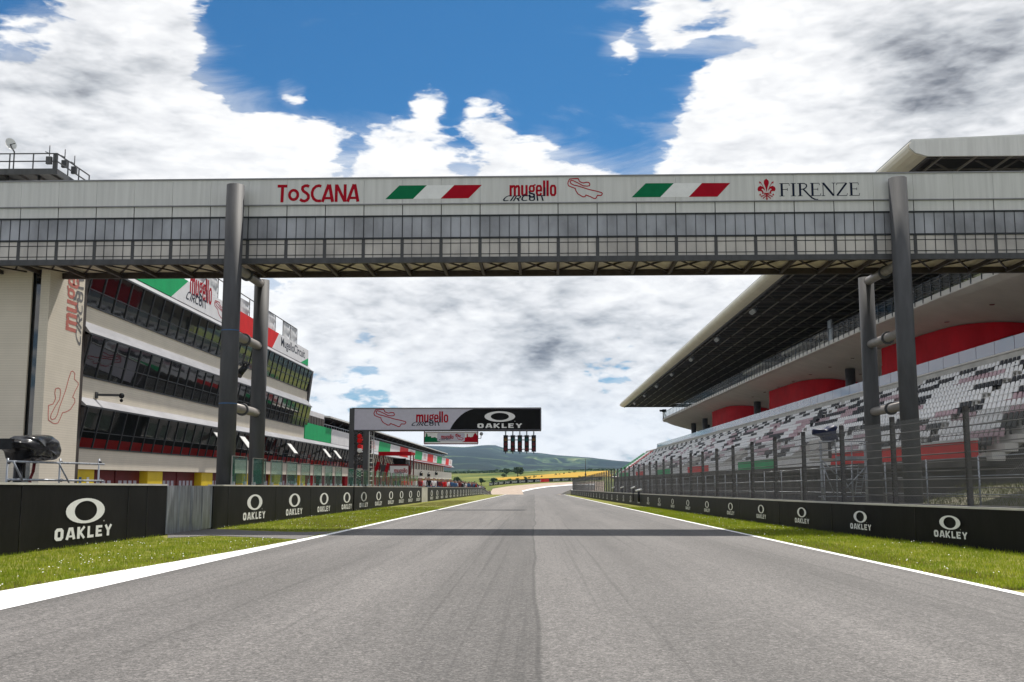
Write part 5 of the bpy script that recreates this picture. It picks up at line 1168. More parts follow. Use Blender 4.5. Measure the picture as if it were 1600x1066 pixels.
# balcony: lofted slab with a sloping soffit and rounded far end
xfr = interp([(46, 26.1), (57, 25.6), (66, 25.2), (79, 24.86), (120, 24.4), (193, 24.05), (199, 24.25), (203, 24.9), (205.5, 26.2), (206.5, 28.)])
sz = lambda X: 12.62 - .24 * (X - 25.)
ysb = [46, 52, 57, 62, 66, 72, 79, 90, 105, 120, 150, 175, 193, 196, 199, 201, 203, 204.4, 205.5, 206.1, 206.5]
def loft(prf, ys):
    v = []; f = []; n = len(prf(ys[0]))
    for yy in ys: v += [(x, yy, z) for x, z in prf(yy)]
    for j in range(len(ys) - 1):
        for k in range(n): f.append((j * n + k, j * n + (k + 1) % n, (j + 1) * n + (k + 1) % n, (j + 1) * n + k))
    f += [tuple(reversed(range(n))), tuple(range((len(ys) - 1) * n, len(ys) * n))]; return MB().add(v, f)
loft(lambda y: [(xfr(y), sz(24.6)), (xfr(y) - .03, sz(24.6) + .12), (xfr(y), 13.06), (34, 13.06), (34, sz(34)), (xfr(y) + .6, sz(xfr(y)) - .03)], ysb).build('balcony_slab', M['slab_white'], gs)
b = MB(); yy = 47.; rp = MB(); rp.bar((0, 0, -.28), (0, 0, 1.08), .05, .07); rpm = rp.mesh('railing_post', M['frame_dark']); k = 0
while yy < 204 and k < 100: o = link('railing_post', rpm, gs, True); o.location = Vector((xfr(yy) - .04, yy, 13.06)) - Vector(WM[gs].translation); yy += 1.36 if yy < 130 else 1.8; k += 1
loft(lambda y: [(xfr(y) + .02, 13.063), (xfr(y) + .02, 14.05), (xfr(y) + .04, 14.05), (xfr(y) + .04, 13.063)], ysb[:-3]).build('railing_glass', M['glass_balcony'], gs)
loft(lambda y: [(xfr(y) - .01, 14.053), (xfr(y) - .01, 14.10), (xfr(y) + .06, 14.10), (xfr(y) + .06, 14.053)], ysb[:-3]).build('handrail', M['frame_dark'], gs)
b = MB(); b.box(33.3, 33.5, 48, 206, 8.3, 10.6); b.build('rear_wall', M['cream'], gs)
# red curved boxes
def pod(path):
    c = []; n = len(path)
    for k in range(n - 1):
        for t in range(6):
            u = t / 6; p0, p1, p2, p3 = path[max(0, k - 1)], path[k], path[k + 1], path[min(n - 1, k + 2)]
            c.append(tuple(.5 * ((2 * p1[j]) + (-p0[j] + p2[j]) * u + (2 * p0[j] - 5 * p1[j] + 4 * p2[j] - p3[j]) * u * u + (-p0[j] + 3 * p1[j] - 3 * p2[j] + p3[j]) * u ** 3) for j in (0, 1)))
    c.append(path[-1]); v = []
    for x, y in c: v += [(x, y, 8.303), (x, y, sz(x) - .02), (x + .25, y + .02, sz(x + .25) - .02), (x + .25, y + .02, 8.303)]
    m = len(c); f = [(i * 4 + k, i * 4 + (k + 1) % 4, i * 4 + 4 + (k + 1) % 4, i * 4 + 4 + k) for i in range(m - 1) for k in range(4)] + [(3, 2, 1, 0), (m * 4 - 4, m * 4 - 3, m * 4 - 2, m * 4 - 1)]
    bb_ = MB(); bb_.add(v, f, 0, False); bb_.build('red_box', M['red_wall'], gs)
    b = MB(); x, y = path[0]; b.box(x + .02, 33.2, y + .03, y + .2, 8.303, sz(x) - 1.4); b.build('box_end', M['red_wall'], gs)
pod([(27.8, 84), (28.0, 77), (28.5, 70.3), (30.2, 66.2), (33, 64.6)]); pod([(27.8, 124.6), (27.9, 117), (28.2, 110), (29.8, 104.5), (33, 102.5)]); pod([(27.5, 163), (27.5, 156), (27.8, 149), (29.6, 143), (33, 141)])
b = MB(); b.box(29.7, 29.72, 65.2, 67.2, 9.3, 10.4); b.build('box_opening', M['black_void'], gs)
for X, Y in ((29, 96.5), (29, 137), (28.5, 176), (28.7, 190), (30.5, 186)):
    b = MB(); b.tube((X, Y, 8.303), (X, Y, sz(X) - .02), .45, 18); b.build('pillar', M['dark_steel'], gs)
lm = MB().tube((0, 0, -.03), (0, 0, 0), .16, 14).mesh('soffit_lamp', M['lens'])
for i in range(12):
    for X in (27.6, 30.4): o = link('soffit_lamp', lm, gs, True); o.location = Vector((X, 56 + 7. * i, sz(X) - .035)) - Vector(WM[gs].translation)
# balcony level: counters, screens, dark back
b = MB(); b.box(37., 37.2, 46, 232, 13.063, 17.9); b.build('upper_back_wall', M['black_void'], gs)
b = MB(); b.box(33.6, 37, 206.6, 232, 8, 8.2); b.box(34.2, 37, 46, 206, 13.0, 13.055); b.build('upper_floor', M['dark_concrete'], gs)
for i, (pa, pc, p0, p1) in enumerate(((1165, 1196, 590, 567), (1225, 1257, 560, 543), (1278, 1288, 541, 520))):
    X = 27.2; a, c = atX(pa, p0, X), atX(pc, p1, X); b = MB(); b.box(X, X + 1.8, c.y, a.y, 13.063, 14.5); b.box(X - .3, X + 2, c.y - .2, a.y + .2, 14.95, 15.25); b.box(X + 1.5, X + 1.8, c.y, a.y, 14.5, 14.95); b.build('bar_kiosk', M['concrete'], gs)
b = MB(); q = atX(1296, 512, 27.); b.box(27, 27.1, q.y - .6, q.y + .6, 13.6, 16.0); b.box(26.98, 26.995, q.y - .5, q.y + .5, 14.6, 15.9); b.build('screen_stand', M['galvanised'], gs)
# roof
RY0, RY1 = 51.5, 232.
b = MB(); b.prof([(19.0, 18.36), (18.88, 18.22), (18.86, 18.05), (18.93, 17.88), (19.1, 17.74), (19.4, 17.62), (19.75, 17.55), (19.75, 17.62), (19.45, 17.72), (19.45, 18.36)], RY0, RY1); b.build('roof_fascia', M['cream'], gs)
b = MB(); b.prof([(19.02, 18.363), (19.02, 18.47), (40, 19.3), (40, 19.15), (19.46, 18.363)], RY0 - .02, RY1); b.build('roof_sheet', M['roof_grey'], gs)
b = MB(); b.prism([(19.02, 18.35), (18.9, 18.2), (18.9, 18.0), (19.15, 17.74), (19.75, 17.55), (40, 17.55), (40, 19.1), (19.46, 18.355)], (0, RY0 - .03, 0), AX, ZUP, (0, -.12, 0)); b.build('roof_gable', M['white_panel'], gs)
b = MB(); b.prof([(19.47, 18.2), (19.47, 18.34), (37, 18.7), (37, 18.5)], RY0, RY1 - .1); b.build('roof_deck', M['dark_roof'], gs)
b = MB(); y = RY0 + 3.
while y < RY1 - 1:
    b.bar((19.76, y, 17.62), (36.9, y, 17.62), .14, .12); x = 19.8; s = 0
    while x < 36: b.bar((x, y, 17.66), (x + 1.2, y, 18.35), .09); b.bar((x + 1.2, y, 18.35), (x + 2.4, y, 17.66), .09); x += 2.4
    y += 8.
b.build('roof_truss', M['truss_mid'], gs)
b = MB(); x = 20.7
while x < 36.5: b.bar((x, RY0, 17.72), (x, RY1 - .2, 17.72), .085, .09); x += 1.75
b.build('purlin', M['truss_grey'], gs)
b = MB(); y = RY0 + 1
while y < RY1 - 1: b.bar((19.76, y, 17.8), (36.9, y, 17.8), .06, .08); y += 2.0
b.build('cross_rib', M['truss_mid'], gs)
b = MB(); b.box(19.78, 19.95, RY0, RY1 - .1, 17.45, 17.60); b.build('gutter_beam', M['dark_steel'], gs)
fm_ = MB()
for k in range(3): fm_.tube((.15, k * .62, -.1), (-.12, k * .62 - .1, -.38), .20, 12, 0, .24)
fm_.bar((.1, -.3, 0), (.1, 1.6, 0), .07); fmm = fm_.mesh('floodlight_cluster', M['galvanised'])
for i in range(9): o = link('floodlight_cluster', fmm, gs, True); o.location = Vector((20.6, 58 + 19.6 * i, 17.5)) - Vector(WM[gs].translation)
b = MB(); b.box(20, 37, RY1 - .09, RY1 + .1, 17.56, 18.3); b.build('far_gable', M['dark_steel'], gs)
# vomitories in the lower rows
VOM = [(70.6, 75.6), (98, 103), (126, 131), (154, 159), (184, 189)]
for a, c in VOM:
    for p in (a, c - .2):
        b = MB(); b.prism([(18.3, rz(0)), (19.7, rz(0)), (19.7, 4.2), (18.3, 3.25)], (0, p, 0), AX, ZUP, (0, .2, 0)); b.build('stair_wall', M['slab_white'], gs)
    b = MB(); b.box(19.55, 19.75, a + .2, c - .2, 3.45, 4.25); b.build('stair_wall', M['slab_white'], gs)
    b = MB(); b.box(19.56, 19.7, a + .2, c - .2, rz(0), 3.44); b.build('stair_opening', M['black_void'], gs)
# end steps and side wall
b = MB()
for i in range(NR): b.box(rx(i) - .12, rx(i) + .41, GY0 - .55, GY0 - .003, rz(i) - .34, rz(i))
b.build('tread_end', M['slab_white'], gs)
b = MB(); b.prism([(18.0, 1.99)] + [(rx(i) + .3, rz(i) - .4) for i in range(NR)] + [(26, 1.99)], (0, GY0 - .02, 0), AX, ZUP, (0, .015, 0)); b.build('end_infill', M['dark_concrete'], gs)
b = MB(); b.box(18.9, 60, GY0 + .3, GY0 + .5, -.5, 1.99); b.box(26.3, 60, GY0 + 3, GY0 + 3.2, 2.0, 13.); b.build('end_wall', M['dark_concrete'], gs)
b = MB()
for k in range(10): b.box(18.2 + k * .33, 18.2 + (k + 1) * .33, GY0 - 2.2, GY0 - .26, .5 + k * .19, .7 + k * .19)
b.build('end_stair', M['concrete'], gs)
b = MB()
for k in range(0, 22): b.bar((18.2 + k * .16, GY0 - 2.2, .7 + k * .092), (18.2 + k * .16, GY0 - 2.2, 1.75 + k * .092), .03)
b.bar((18.1, GY0 - 2.2, 1.7), (21.7, GY0 - 2.2, 3.8), .05); b.build('stair_railing', M['dark_steel'], gs)

# ------------------------------------------------------------------ seats
def seat_mb():
    b = MB()
    b.add([(0, -.18, .31), (0, .18, .31), (.34, .17, .28), (.34, -.17, .28), (0, -.18, .345), (0, .18, .345), (.34, .17, .32), (.34, -.17, .32)], [(0, 1, 2, 3), (7, 6, 5, 4), (4, 5, 1, 0), (5, 6, 2, 1), (6, 7, 3, 2), (7, 4, 0, 3)])
    b.add([(.30, -.17, .32), (.30, .17, .32), (.34, .19, .50), (.34, -.19, .50), (.38, .13, .64), (.38, -.13, .64), (.34, -.17, .32), (.34, .17, .32), (.38, .19, .50), (.38, -.19, .50), (.415, .13, .64), (.415, -.13, .64)],
          [(3, 2, 1, 0), (5, 4, 2, 3), (6, 7, 8, 9), (9, 8, 10, 11), (4, 5, 11, 10), (0, 1, 7, 6), (1, 2, 8, 7), (2, 4, 10, 8), (3, 0, 6, 9), (5, 3, 9, 11)])
    b.box(.12, .20, -.03, .03, .0, .31); return b
sb = seat_mb(); SV = np.array(sb.v); CC = ['seat_white', 'seat_black', 'seat_mauve', 'seat_red', 'seat_green']
hr = {}
def colour(i, j, y):
    if y > 237 + .2 * i: return 4
    if y > 231 + .2 * i: return 0
    if y > 224 + .2 * i: return 3
    u = j + 4.6 * i; k = (int(u // 6.1), i)
    if k not in hr: hr[k] = random.Random(k[0] * 131 + k[1] * 17 + 5).random()
    v = hr[k]
    if i > NR - 3: return 0 if (u / 11.) % 1 < .55 else 1
    if i < 2 and y > 75: return 1 if v < .35 else 0
    return 0 if v < .60 else (1 if v < .82 else 2)
allseats = []
for i in range(NR):
    j = 0; y = GY0 + .5
    while y < GY1 - .4:
        ais = ((y - 52) % 17.5) < 1.0
        vom = i < 3 and any(a - .3 < y < c + .3 for a, c in VOM)
        if not ais and not vom: allseats.append((rx(i) - .08, y, rz(i) + .003, i, colour(i, j, y)))
        j += 1; y += .5
def proj(p):
    d = Vector(p) - CAM; z = d.dot(FV); return 800 + FPX * d.dot(RV) / z, 533 - FPX * d.dot(UV) / z
vis = [k for k, s in enumerate(allseats) if 0 < proj((s[0] + .2, s[1], s[2] + .6))[0] < 1597 and not (1340 < proj((s[0] + .2, s[1], s[2] + .6))[0] < 1440)]
vis.sort(key=lambda k: (Vector(allseats[k][:3]) - CAM).length); near = set(vis[:290])
cn = ['white', 'black', 'pink']; sm = {c: sb.mesh('stadium_seat', M[CC[c]]) for c in range(3)}
for k in sorted(near):
    x, y, z, i, c = allseats[k]; o = link('stadium_seat', sm[c]); o.location = (x, y, z)
    tag(o, '%s plastic seat in the %s row up from the tricolour front' % (cn[c], ORD[i]), 'seat', '%s seats in the %s grandstand row' % (cn[c], ORD[i]))
rest = [s for k, s in enumerate(allseats) if k not in near]
def mass(name, seats, mats, label, cat):
    nf = len(sb.f); nv = len(SV); P = np.array([[s[0], s[1], s[2]] for s in seats]); V = (P[:, None, :] + SV[None]).reshape(-1, 3); me = bpy.data.meshes.new(name)
    F = [tuple(q + t * nv for q in f) for t in range(len(seats)) for f in sb.f]; me.from_pydata(V.tolist(), [], F)
    for m in mats: me.materials.append(M[m])
    me.polygons.foreach_set('material_index', np.repeat(np.array([s[4] for s in seats], dtype=np.int32), nf)); me.update(); tag(link(name, me), label, cat, kind='stuff')
mass('stadium_seats', rest, CC, 'thousands of white, black, pink and tricolour seats filling the grandstand terraces', 'seats')
red = [(26.55 + .8 * r, GY0 + 5 + .55 * j, 8.303 + .28 * r, 0, 0) for r in range(2) for j in range(290) if ((GY0 + 5 + .55 * j) % 20) > 1.2]
mass('terrace_seats', red, ['seat_red'], 'rows of red seats behind the glass parapet under the balcony', 'seats')
# far open stand wing with a stepped grey back wall
b = MB(); b.prof([(25.97, 2), (25.97, 8.3), (26.2, 8.3), (26.2, 2)], 224.1, GY1 - 4); tag(b.build('stand_wall', M['concrete']), 'plain grey wall behind the open far end of the stand', 'wall')
# balcony-end camera
q = atX(1044, 641, 24.6); t = thing('balcony_camera', 'dark broadcast camera at the far rounded end of the white balcony', 'camera', (q.x, 200, 13.06))
q = Vector((24.75, 200.5, 14.3)); b = MB(); b.box(q.x - .35, q.x + .35, q.y - .5, q.y + .5, q.z + .1, q.z + .65); b.tube(q + Vector((-.35, 0, .4)), q + Vector((-.85, -.1, .4)), .2, 10); b.build('camera_body', M['plastic_black'], t); b = MB()
for a in (0, 2.1, 4.2): b.tube(q + Vector((0, 0, .1)), q + Vector((.5 * math.cos(a), .5 * math.sin(a), -1.2)), .05, 6)
b.build('tripod', M['dark_steel'], t)

# ------------------------------------------------------------------ camera scaffold by the right bridge column
YS_ = 42.8
def sp_(px, py, dy=0.): return atY(px, py, YS_ + dy)
sc = thing('camera_scaffold', 'galvanised tube scaffold tower with ladder and platform behind the debris fence', 'scaffold', sp_(1310, 780))
b0 = zg(0, YS_) + .05
for px, dy, top in ((1281, 0, 690), (1305, -.0, 687), (1352, 0, 690), (1283, 1.5, 692), (1330, 1.5, 692), (1350, 1.5, 692)):
    q = sp_(px, top, dy); b = MB(); b.tube((q.x, q.y, b0), q, .028, 8); b.build('standard', M['galvanised'], sc)
b = MB()
for py in (690, 704, 733, 776): b.tube(sp_(1279, py), sp_(1355, py), .024, 6); b.tube(sp_(1281, py), sp_(1283, py, 1.5), .024, 6)
b.build('ledger', M['galvanised'], sc)
b = MB()
for p, q in (((1283, 720), (1305, 776)), ((1354, 728), (1318, 768)), ((1318, 750), (1333, 772)), ((1284, 719), (1312, 748)), ((1286, 776), (1292, 787))): b.tube(sp_(*p, -.04), sp_(*q, -.04), .026, 6)
b.build('brace', M['galvanised'], sc)
b = MB(); p, q = sp_(1279, 714), sp_(1357, 719); b.box(p.x, q.x, YS_ + .06, YS_ + 1.45, q.z, q.z + .07); b.build('platform', M['concrete'], sc)
b = MB(); p, q = sp_(1305, 713), sp_(1354, 720); b.box(p.x, q.x, YS_ - .04, YS_ - .02, q.z, p.z); b.build('toe_board', M['galvanised'], sc)
b = MB(); a0, a1, c0, c1 = sp_(1336, 774, .5), sp_(1342, 724, .5), sp_(1345, 774, .5), sp_(1353, 724, .5); b.tube(a0, a1, .022, 6); b.tube(c0, c1, .022, 6)
for k in range(9): b.tube(a0.lerp(a1, (k + .5) / 9), c0.lerp(c1, (k + .5) / 9), .018, 5)
b.build('ladder', M['galvanised'], sc)
b = MB(); p, q = sp_(1333, 784), sp_(1357, 790); b.box(p.x, q.x, YS_ - .6, YS_ + .1, q.z - .2, p.z); tag(b.build('equipment_case', M['plastic_black']), 'low black equipment case on the ground under the scaffold ladder', 'case')
def wrapped_facing(name, label, pix, Y, thick, mat, seed, z0):
    """bagged camera whose outline is seen square on: swept in depth"""
    pts = [atY(px, py, Y) for px, py in pix]; c = sum(pts, Vector()) / len(pts); t = thing(name, label, 'camera', (c.x, c.y, z0)); n = len(pts); rings = 9; v = []; f = []
    for j in range(rings):
        a = math.pi * (j + .5) / rings; k = math.sin(a) ** .45
        for p in pts:
            q = c + (p - c) * k; w = noise.noise(Vector((q.x * 4, q.z * 4, j * .7 + seed))) * .08 + noise.noise(Vector((q.x * 11, q.z * 11, j + seed))) * .03; d = (q - c).normalized(); v.append((q.x + d.x * w, c.y - math.cos(a) * thick, q.z + d.z * w))
    for j in range(rings - 1):
        for i in range(n): f.append((j * n + i, j * n + (i + 1) % n, (j + 1) * n + (i + 1) % n, (j + 1) * n + i))
    f += [tuple(reversed(range(n))), tuple(range((rings - 1) * n, rings * n))]
    o = MB().add(v, f, 0, True).build('rain_cover', mat, t); md = o.modifiers.new('s', 'SUBSURF'); md.levels = md.render_levels = 2; return t, c
t, c = wrapped_facing('wrapped_camera', 'broadcast camera bagged in dark navy cloth atop the scaffold tower', dens([(1269, 670), (1281, 669.5), (1288, 672), (1294, 666), (1303, 663.5), (1309, 667), (1305, 674), (1308, 683), (1312, 691), (1298, 692.5), (1284, 690), (1281, 682), (1270, 680)], 2), YS_ + .6, .32, M['navy_cloth'], 6., 3.)
b = MB(); q = atY(1296, 688, YS_ + .6); b.tube((q.x, q.y, atY(1296, 716, YS_ + .6).z), (q.x, q.y, q.z), .07, 10); b.build('pedestal', M['dark_steel'], t)
# ------------------------------------------------------------------ far corner: barrier boards, mast, car, loudspeakers
fb = thing('corner_boards', 'distant curved line of black and white advertising boards beyond the gravel', 'barrier', on_terrain(850, 753.5))
px_ = [(765, 759.3), (780, 757.8), (800, 756), (825, 754.6), (850, 753.4), (880, 752.2), (905, 751.2), (940, 750)]
PT = [on_terrain(*q) for q in px_]; b = MB(); rb = MB(); lt = MB()
for i, (p, q) in enumerate(zip(PT[:-1], PT[1:])):
    n = 4
    for k in range(n):
        u, w = p.lerp(q, k / n), p.lerp(q, (k + 1) / n); d = (w - u); d.z = 0; nn = Vector((d.y, -d.x, 0)).normalized() * .12
        tgt = rb if (i == 3 and k == 3) or (i == 4 and k == 0) else b
        tgt.add([u, w, w + Vector((0, 0, 1.35)), u + Vector((0, 0, 1.35)), u - nn * 2, w - nn * 2, w - nn * 2 + Vector((0, 0, 1.35)), u - nn * 2 + Vector((0, 0, 1.35))], [(0, 1, 2, 3), (5, 4, 7, 6), (3, 2, 6, 7), (4, 0, 3, 7), (1, 5, 6, 2)])
        if k % 2 == 0 and tgt is b:
            A = (w - u).normalized(); ln = (w - u).length; N = nn.normalized(); g, wd = glyphs(OAK, 1.0); kx = ln * .95 / wd
            put(lt, [([(x * kx, y * .7) for x, y in qq], l) for qq, l in g], u + nn * .15 + Vector((0, 0, .35)) + A * ln * .3, A, ZUP, N, 0, .01)
            put(lt, ellipse_ring(ln * .16, .5, ln * .09, .3, 12), u + nn * .15 + Vector((0, 0, .68)), A, ZUP, N)
b.build('black_board', M['black_banner'], fb); rb.build('red_board', M['banner_red'], fb); lt.build('printed_letters', M['white_print'], fb)
q = on_terrain(915, 752); p = atY(915, 717, q.y); b = MB(); b.tube((q.x, q.y, q.z), (q.x, q.y, p.z), .22, 8, 0, .12); b.box(q.x - .35, q.x + .35, q.y - .3, q.y + .3, p.z - 7.5, p.z - 6.6); tag(b.build('mast', M['dark_steel']), 'tall thin dark mast standing before the yellow grain field', 'mast')
# low concrete barrier at the end of the right wall, with a white car behind it
p, q = ground(855, 767.4), ground(893, 774.2)
b = MB(); A = Vector((6.7, 268, zg(0, 268))); B = Vector((7.95, 231, zg(0, 231))); b.bar(A + Vector((0, 0, .5)), B + Vector((0, 0, .5)), .25, 1.1); tag(b.build('concrete_barrier', M['concrete']), 'low bare concrete barrier past the end of the right black wall', 'barrier')
cx, cy = 9.5, 246.; cz = zg(cx, cy)
car = thing('parked_car', 'small white car parked behind the far end of the right trackside wall', 'car', (cx, cy, cz))
b = MB(); b.prof([(-2.0, .35), (-2.05, .75), (-1.7, .92), (-1.0, 1.0), (-.5, 1.42), (.9, 1.46), (1.7, 1.0), (2.0, .9), (2.05, .4)], -.85, .85); v = [(cx + y, cy + x, cz + z + .1) for x, y, z in b.v]; o = MB(); o.v = v; o.f = b.f; o.m = b.m; o.s = b.s; o.build('body', M['white_print'], car)
b = MB(); b.box(cx - .72, cx + .72, cy - .93, cy - .9, cz + 1.12, cz + 1.46); b.build('window', M['glass_dark'], car)
for sx_ in (-.78, .78):
    for sy in (-1.3, 1.3): b = MB(); b.tube((cx + sx_ - .1, cy + sy, cz + .33), (cx + sx_ + .1, cy + sy, cz + .33), .33, 14); b.build('wheel', M['plastic_black'], car)
for i, (px, py, s) in enumerate(((998, 766, .62), (989, 762, .45), (972, 761.5, .42), (958, 762, .40))):
    X = FX(90) - .5; q = atX(px, py, X); t = thing('horn_speaker', ['white horn on a black post behind the right wall, largest of four', 'white horn behind the right wall, next to the largest one', 'white horn behind the right wall, second from the far wall end', 'smallest white horn, nearest the far end of the right wall'][i], 'loudspeaker', q, 0, 'white horns behind the right wall')
    b = MB(); b.tube(q + Vector((-.42 * s, 0, -.06)), q + Vector((.42 * s, 0, .06)), .10 * s, 12, 0, .14 * s); b.build('horn', M['white_print'], t); b = MB(); b.tube(q + Vector((0, 0, -.1)), (q.x, q.y, zg(q.x, q.y) + .3), .09 if i == 0 else .04, 8); b.build('post', M['plastic_black'], t)

# ------------------------------------------------------------------ crowd of small figures far down the pit lane
def figures(n, seed, x0, x1, y0, y1, up=0.):
    r = random.Random(seed); b = MB()
    for _ in range(n):
        y = y0 + (y1 - y0) * r.random(); x = x0(y) + (x1(y) - x0(y)) * r.random(); z = zg(x, y) + up; h = 1.6 + .25 * r.random(); mi = r.randrange(6); lg = r.choice([0, 1, 5])
        for s in (-.1, .1): b.tube((x + s, y, z), (x + s * .9, y + r.uniform(-.1, .1), z + h * .48), .07, 6, lg, .09)
        b.tube((x, y, z + h * .46), (x, y, z + h * .80), .17, 8, mi, .21)
        for s in (-1, 1): b.tube((x + s * .24, y, z + h * .79), (x + s * .30, y + r.uniform(-.2, .1), z + h * .47), .06, 6, mi, .045)
        b.tube((x, y, z + h * .8), (x, y, z + h * .87), .06, 6, 6); b.sphere((x, y, z + h * .93), .115, 8, 6, 6, (1, 1, 1.2)); b.sphere((x, y + .02, z + h * .955), .12, 8, 5, 0, (1, 1, .95))
    return b
M['skin'] = pm('skin', (.42, .26, .19), .6, .1, 4.)
fm = [M['plastic_black'], M['dark_red'], M['banner_red'], M['white_print'], M['navy_cloth'], M['blue_tape'], M['skin']]
sheet('pit_wall_platform', lambda y: WL(y) - 4.6, lambda y: WL(y) - .3, [116 + 8 * k for k in range(23)], .85, M['concrete'])
tag(figures(230, 4, lambda y: WL(y) - 4.5, lambda y: WL(y) - .6, 118, 292, .85).build('crowd', fm), 'distant crowd in dark and coloured clothes lining the pit lane behind the far wall', 'crowd', kind='stuff')
for i, (px, py, Yp, mi, txt) in enumerate(((530, 742, 62, 4, 'person in dark blue standing in the pit lane behind a glass screen'), (584, 745, 88, 2, 'person in a red top standing beside the red cabin leg'), (663, 752, 120, 0, 'person in black standing behind the pale concrete wall piece'))):
    q = atY(px, py, Yp); b = figures(1, 30 + i, lambda y: q.x, lambda y: q.x, Yp, Yp + .01); f2_ = list(fm); f2_ = [fm[mi] if k < 6 else fm[k] for k in range(7)]
    t = tag(b.build('person', f2_), txt, 'person')

# ------------------------------------------------------------------ trees and bushes
def leafmat(name, c1, c2):
    m = pm(name, c1, .75, .2, .35, col2=c2, detail=6); return m
LF = [leafmat('leaf_dark', (.018, .045, .014), (.05, .095, .025)), leafmat('leaf_mid', (.04, .08, .02), (.09, .14, .035)), leafmat('leaf_light', (.09, .13, .025), (.16, .20, .05))]
M['bark'] = pm('bark', (.06, .045, .03), .9, .2, 2.)
def tree(px, pbase, ptop, wpx, leaf, label, trunk=True, seed=0, dist=None, name='tree', lobes=7, leaves=900):
    g = on_terrain(px, pbase) if dist is None else atY(px, pbase, dist); g.z = zg(g.x, g.y); k = g.y / FPX; H = (752 - ptop) * k + 1.4 - g.z; W = wpx * k; r = random.Random(seed)
    t = thing(name, label, 'tree' if trunk else 'bush', g, 0, 'trees beyond the circuit' if trunk else 'bushes beyond the circuit')
    if trunk:
        b = MB(); b.tube(g - Vector((0, 0, .3)), g + Vector((0, 0, H * .45)), W * .05, 8, 0, W * .03)
        for _ in range(5): a = r.random() * 6.28; b.tube(g + Vector((0, 0, H * (.2 + .2 * r.random()))), g + Vector((W * .3 * math.cos(a), W * .3 * math.sin(a), H * (.5 + .25 * r.random()))), W * .025, 6, 0, W * .01)
        b.build('trunk', M['bark'], t)
    lo = .16 if trunk else 0.; b = MB(); L = []
    for _ in range(lobes):
        a = r.random() * 6.28; rr = W * .30 * r.random() ** .6; L.append((g + Vector((rr * math.cos(a), rr * math.sin(a), H * (lo + .22 + (.58 - lo * .5) * r.random()))), W * (.17 + .13 * r.random()), H * (.13 + .09 * r.random())))
    for _ in range(leaves):
        c, ra, rh = r.choice(L); d = Vector((r.gauss(0, 1), r.gauss(0, 1), r.gauss(0, 1))).normalized() * (r.random() ** .35); p = c + Vector((d.x * ra, d.y * ra, d.z * rh))
        s = W * (.028 + .03 * r.random()); u = Vector((r.gauss(0, 1), r.gauss(0, 1), r.gauss(0, 1))).normalized(); w = u.orthogonal().normalized(); q = u.cross(w)
        b.add([p + w * s, p + q * s * .8, p - w * s, p - q * s * .8], [(0, 1, 2, 3)])
    b.build('crown' if trunk else 'foliage', leaf, t)
tree(809, 745.5, 730, 19, LF[0], 'tallest dark round tree on the green slope below the start lights', True, 1, leaves=1600, lobes=10)
tree(791, 745, 732, 14, LF[0], 'dark tree just beside the tallest one on the green slope', True, 2, leaves=1300)
tree(786, 747.5, 740, 9, LF[0], 'small dark tree in front of the pair on the green slope', True, 3)
tree(771.5, 757, 747, 13, LF[0], 'round dark tree low on the slope above the end of the crowd', True, 4, leaves=1200)
tree(752, 757.5, 747.5, 13, LF[0], 'round dark tree low on the slope over the middle of the crowd', True, 5, leaves=1200)
tree(716, 759, 746, 22, LF[0], 'broad dark tree at the corner of the low pit building', True, 6, dist=330., leaves=1600, lobes=10)
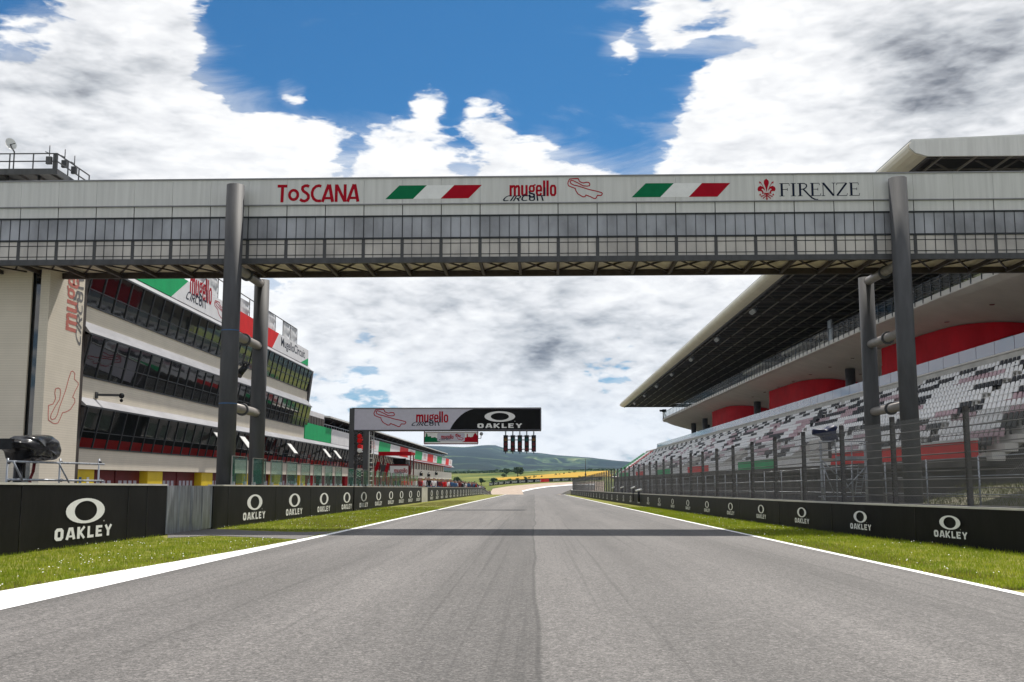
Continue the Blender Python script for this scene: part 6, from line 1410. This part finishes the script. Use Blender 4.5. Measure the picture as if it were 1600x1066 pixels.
for i, (px, pb_, pt, w, lf, lb_) in enumerate(((836, 747.2, 742.8, 7, 0, 'dark bush in the hedge at the lower corner of the yellow field'), (846, 746.2, 742.3, 5, 0, 'small dark bush at the right end of the hedge beside the yellow field'), (820, 749.5, 744, 10, 1, 'mid green bush below the tallest tree'), (827, 748.5, 744.6, 7, 1, 'mid green bush in the hedge between two others'), (795, 753, 747.5, 11, 2, 'pale green bush low on the slope under the paired trees'), (810, 751, 747, 10, 1, 'low green bush just above the advertising boards'), (906, 748.5, 743.5, 7, 2, 'pale green bush before the yellow field left of the mast'), (911, 748, 744, 5, 2, 'small pale bush touching the foot of the mast'), (925, 747.5, 743, 9, 2, 'pale bush right of the mast'), (742, 755, 752, 5, 1, 'tiny green bush above the crowd'), (868, 742.8, 739.9, 5, 0, 'dark bush at the left end of the row along the yellow field crest'), (881, 741, 738.4, 5, 0, 'dark bush in the middle of the row along the yellow field crest'), (874, 742, 740, 4, 0, 'smallest dark bush in the row along the yellow field crest'), (890, 739.7, 737, 5, 0, 'dark bush in the upper part of the row along the yellow field crest'), (898, 738.9, 736.6, 6, 0, 'widest dark bush at the upper end of the row along the yellow field crest'))):
    tree(px, pb_, pt, w, LF[lf], lb_, False, 20 + i, name='bush', lobes=5, leaves=350)
def woods(name, label, pts, hpx, dist, leaf, n, seed):
    r = random.Random(seed); b = MB()
    for _ in range(n):
        u = r.random() * (len(pts) - 1); k = int(u); px = pts[k][0] + (pts[k + 1][0] - pts[k][0]) * (u - k); py = pts[k][1] + (pts[k + 1][1] - pts[k][1]) * (u - k)
        D = dist * (1 + .12 * r.random()); q = atY(px + r.uniform(-1, 1), py + hpx * r.random() ** 1.2 * (.45 + .55 * abs(noise.noise(Vector((px * .23, seed, 0)))) * 1.8), D); s = D / FPX * (1.0 + r.random()); uu = Vector((r.gauss(0, 1), r.gauss(0, 1), r.gauss(0, 1))).normalized(); w = uu.orthogonal().normalized(); z = uu.cross(w)
        b.add([q + w * s, q + z * s * .8, q - w * s, q - z * s * .8], [(0, 1, 2, 3)])
    tag(b.build(name, leaf), label, 'trees', kind='stuff')
woods('woodland', 'dark strip of distant woodland on the crest of the green slope', [(690, 741), (745, 740), (770, 738.6), (790, 738), (806, 738.5)], -6, 985, LF[0], 3200, 3)
woods('woodland', 'thin dark line of far trees along the crest of the yellow field', [(835, 738.6), (860, 737.6), (885, 736.6), (915, 735.6), (960, 734.6)], -2.6, 985, LF[0], 1500, 4)

# ------------------------------------------------------------------ air
hz = MB(); hz.box(-4500, 4500, -60, 7200, -16, 420); m = bpy.data.materials.new('air'); m.use_nodes = True; nt = m.node_tree; nt.nodes.clear()
pv = nt.nodes.new('ShaderNodeVolumePrincipled'); pv.inputs['Color'].default_value = (.46, .70, 1, 1); pv.inputs['Density'].default_value = 5e-5; pv.inputs['Anisotropy'].default_value = 0.
mo = nt.nodes.new('ShaderNodeOutputMaterial'); nt.links.new(pv.outputs[0], mo.inputs['Volume']); tag(hz.build('haze', m), kind='stuff')
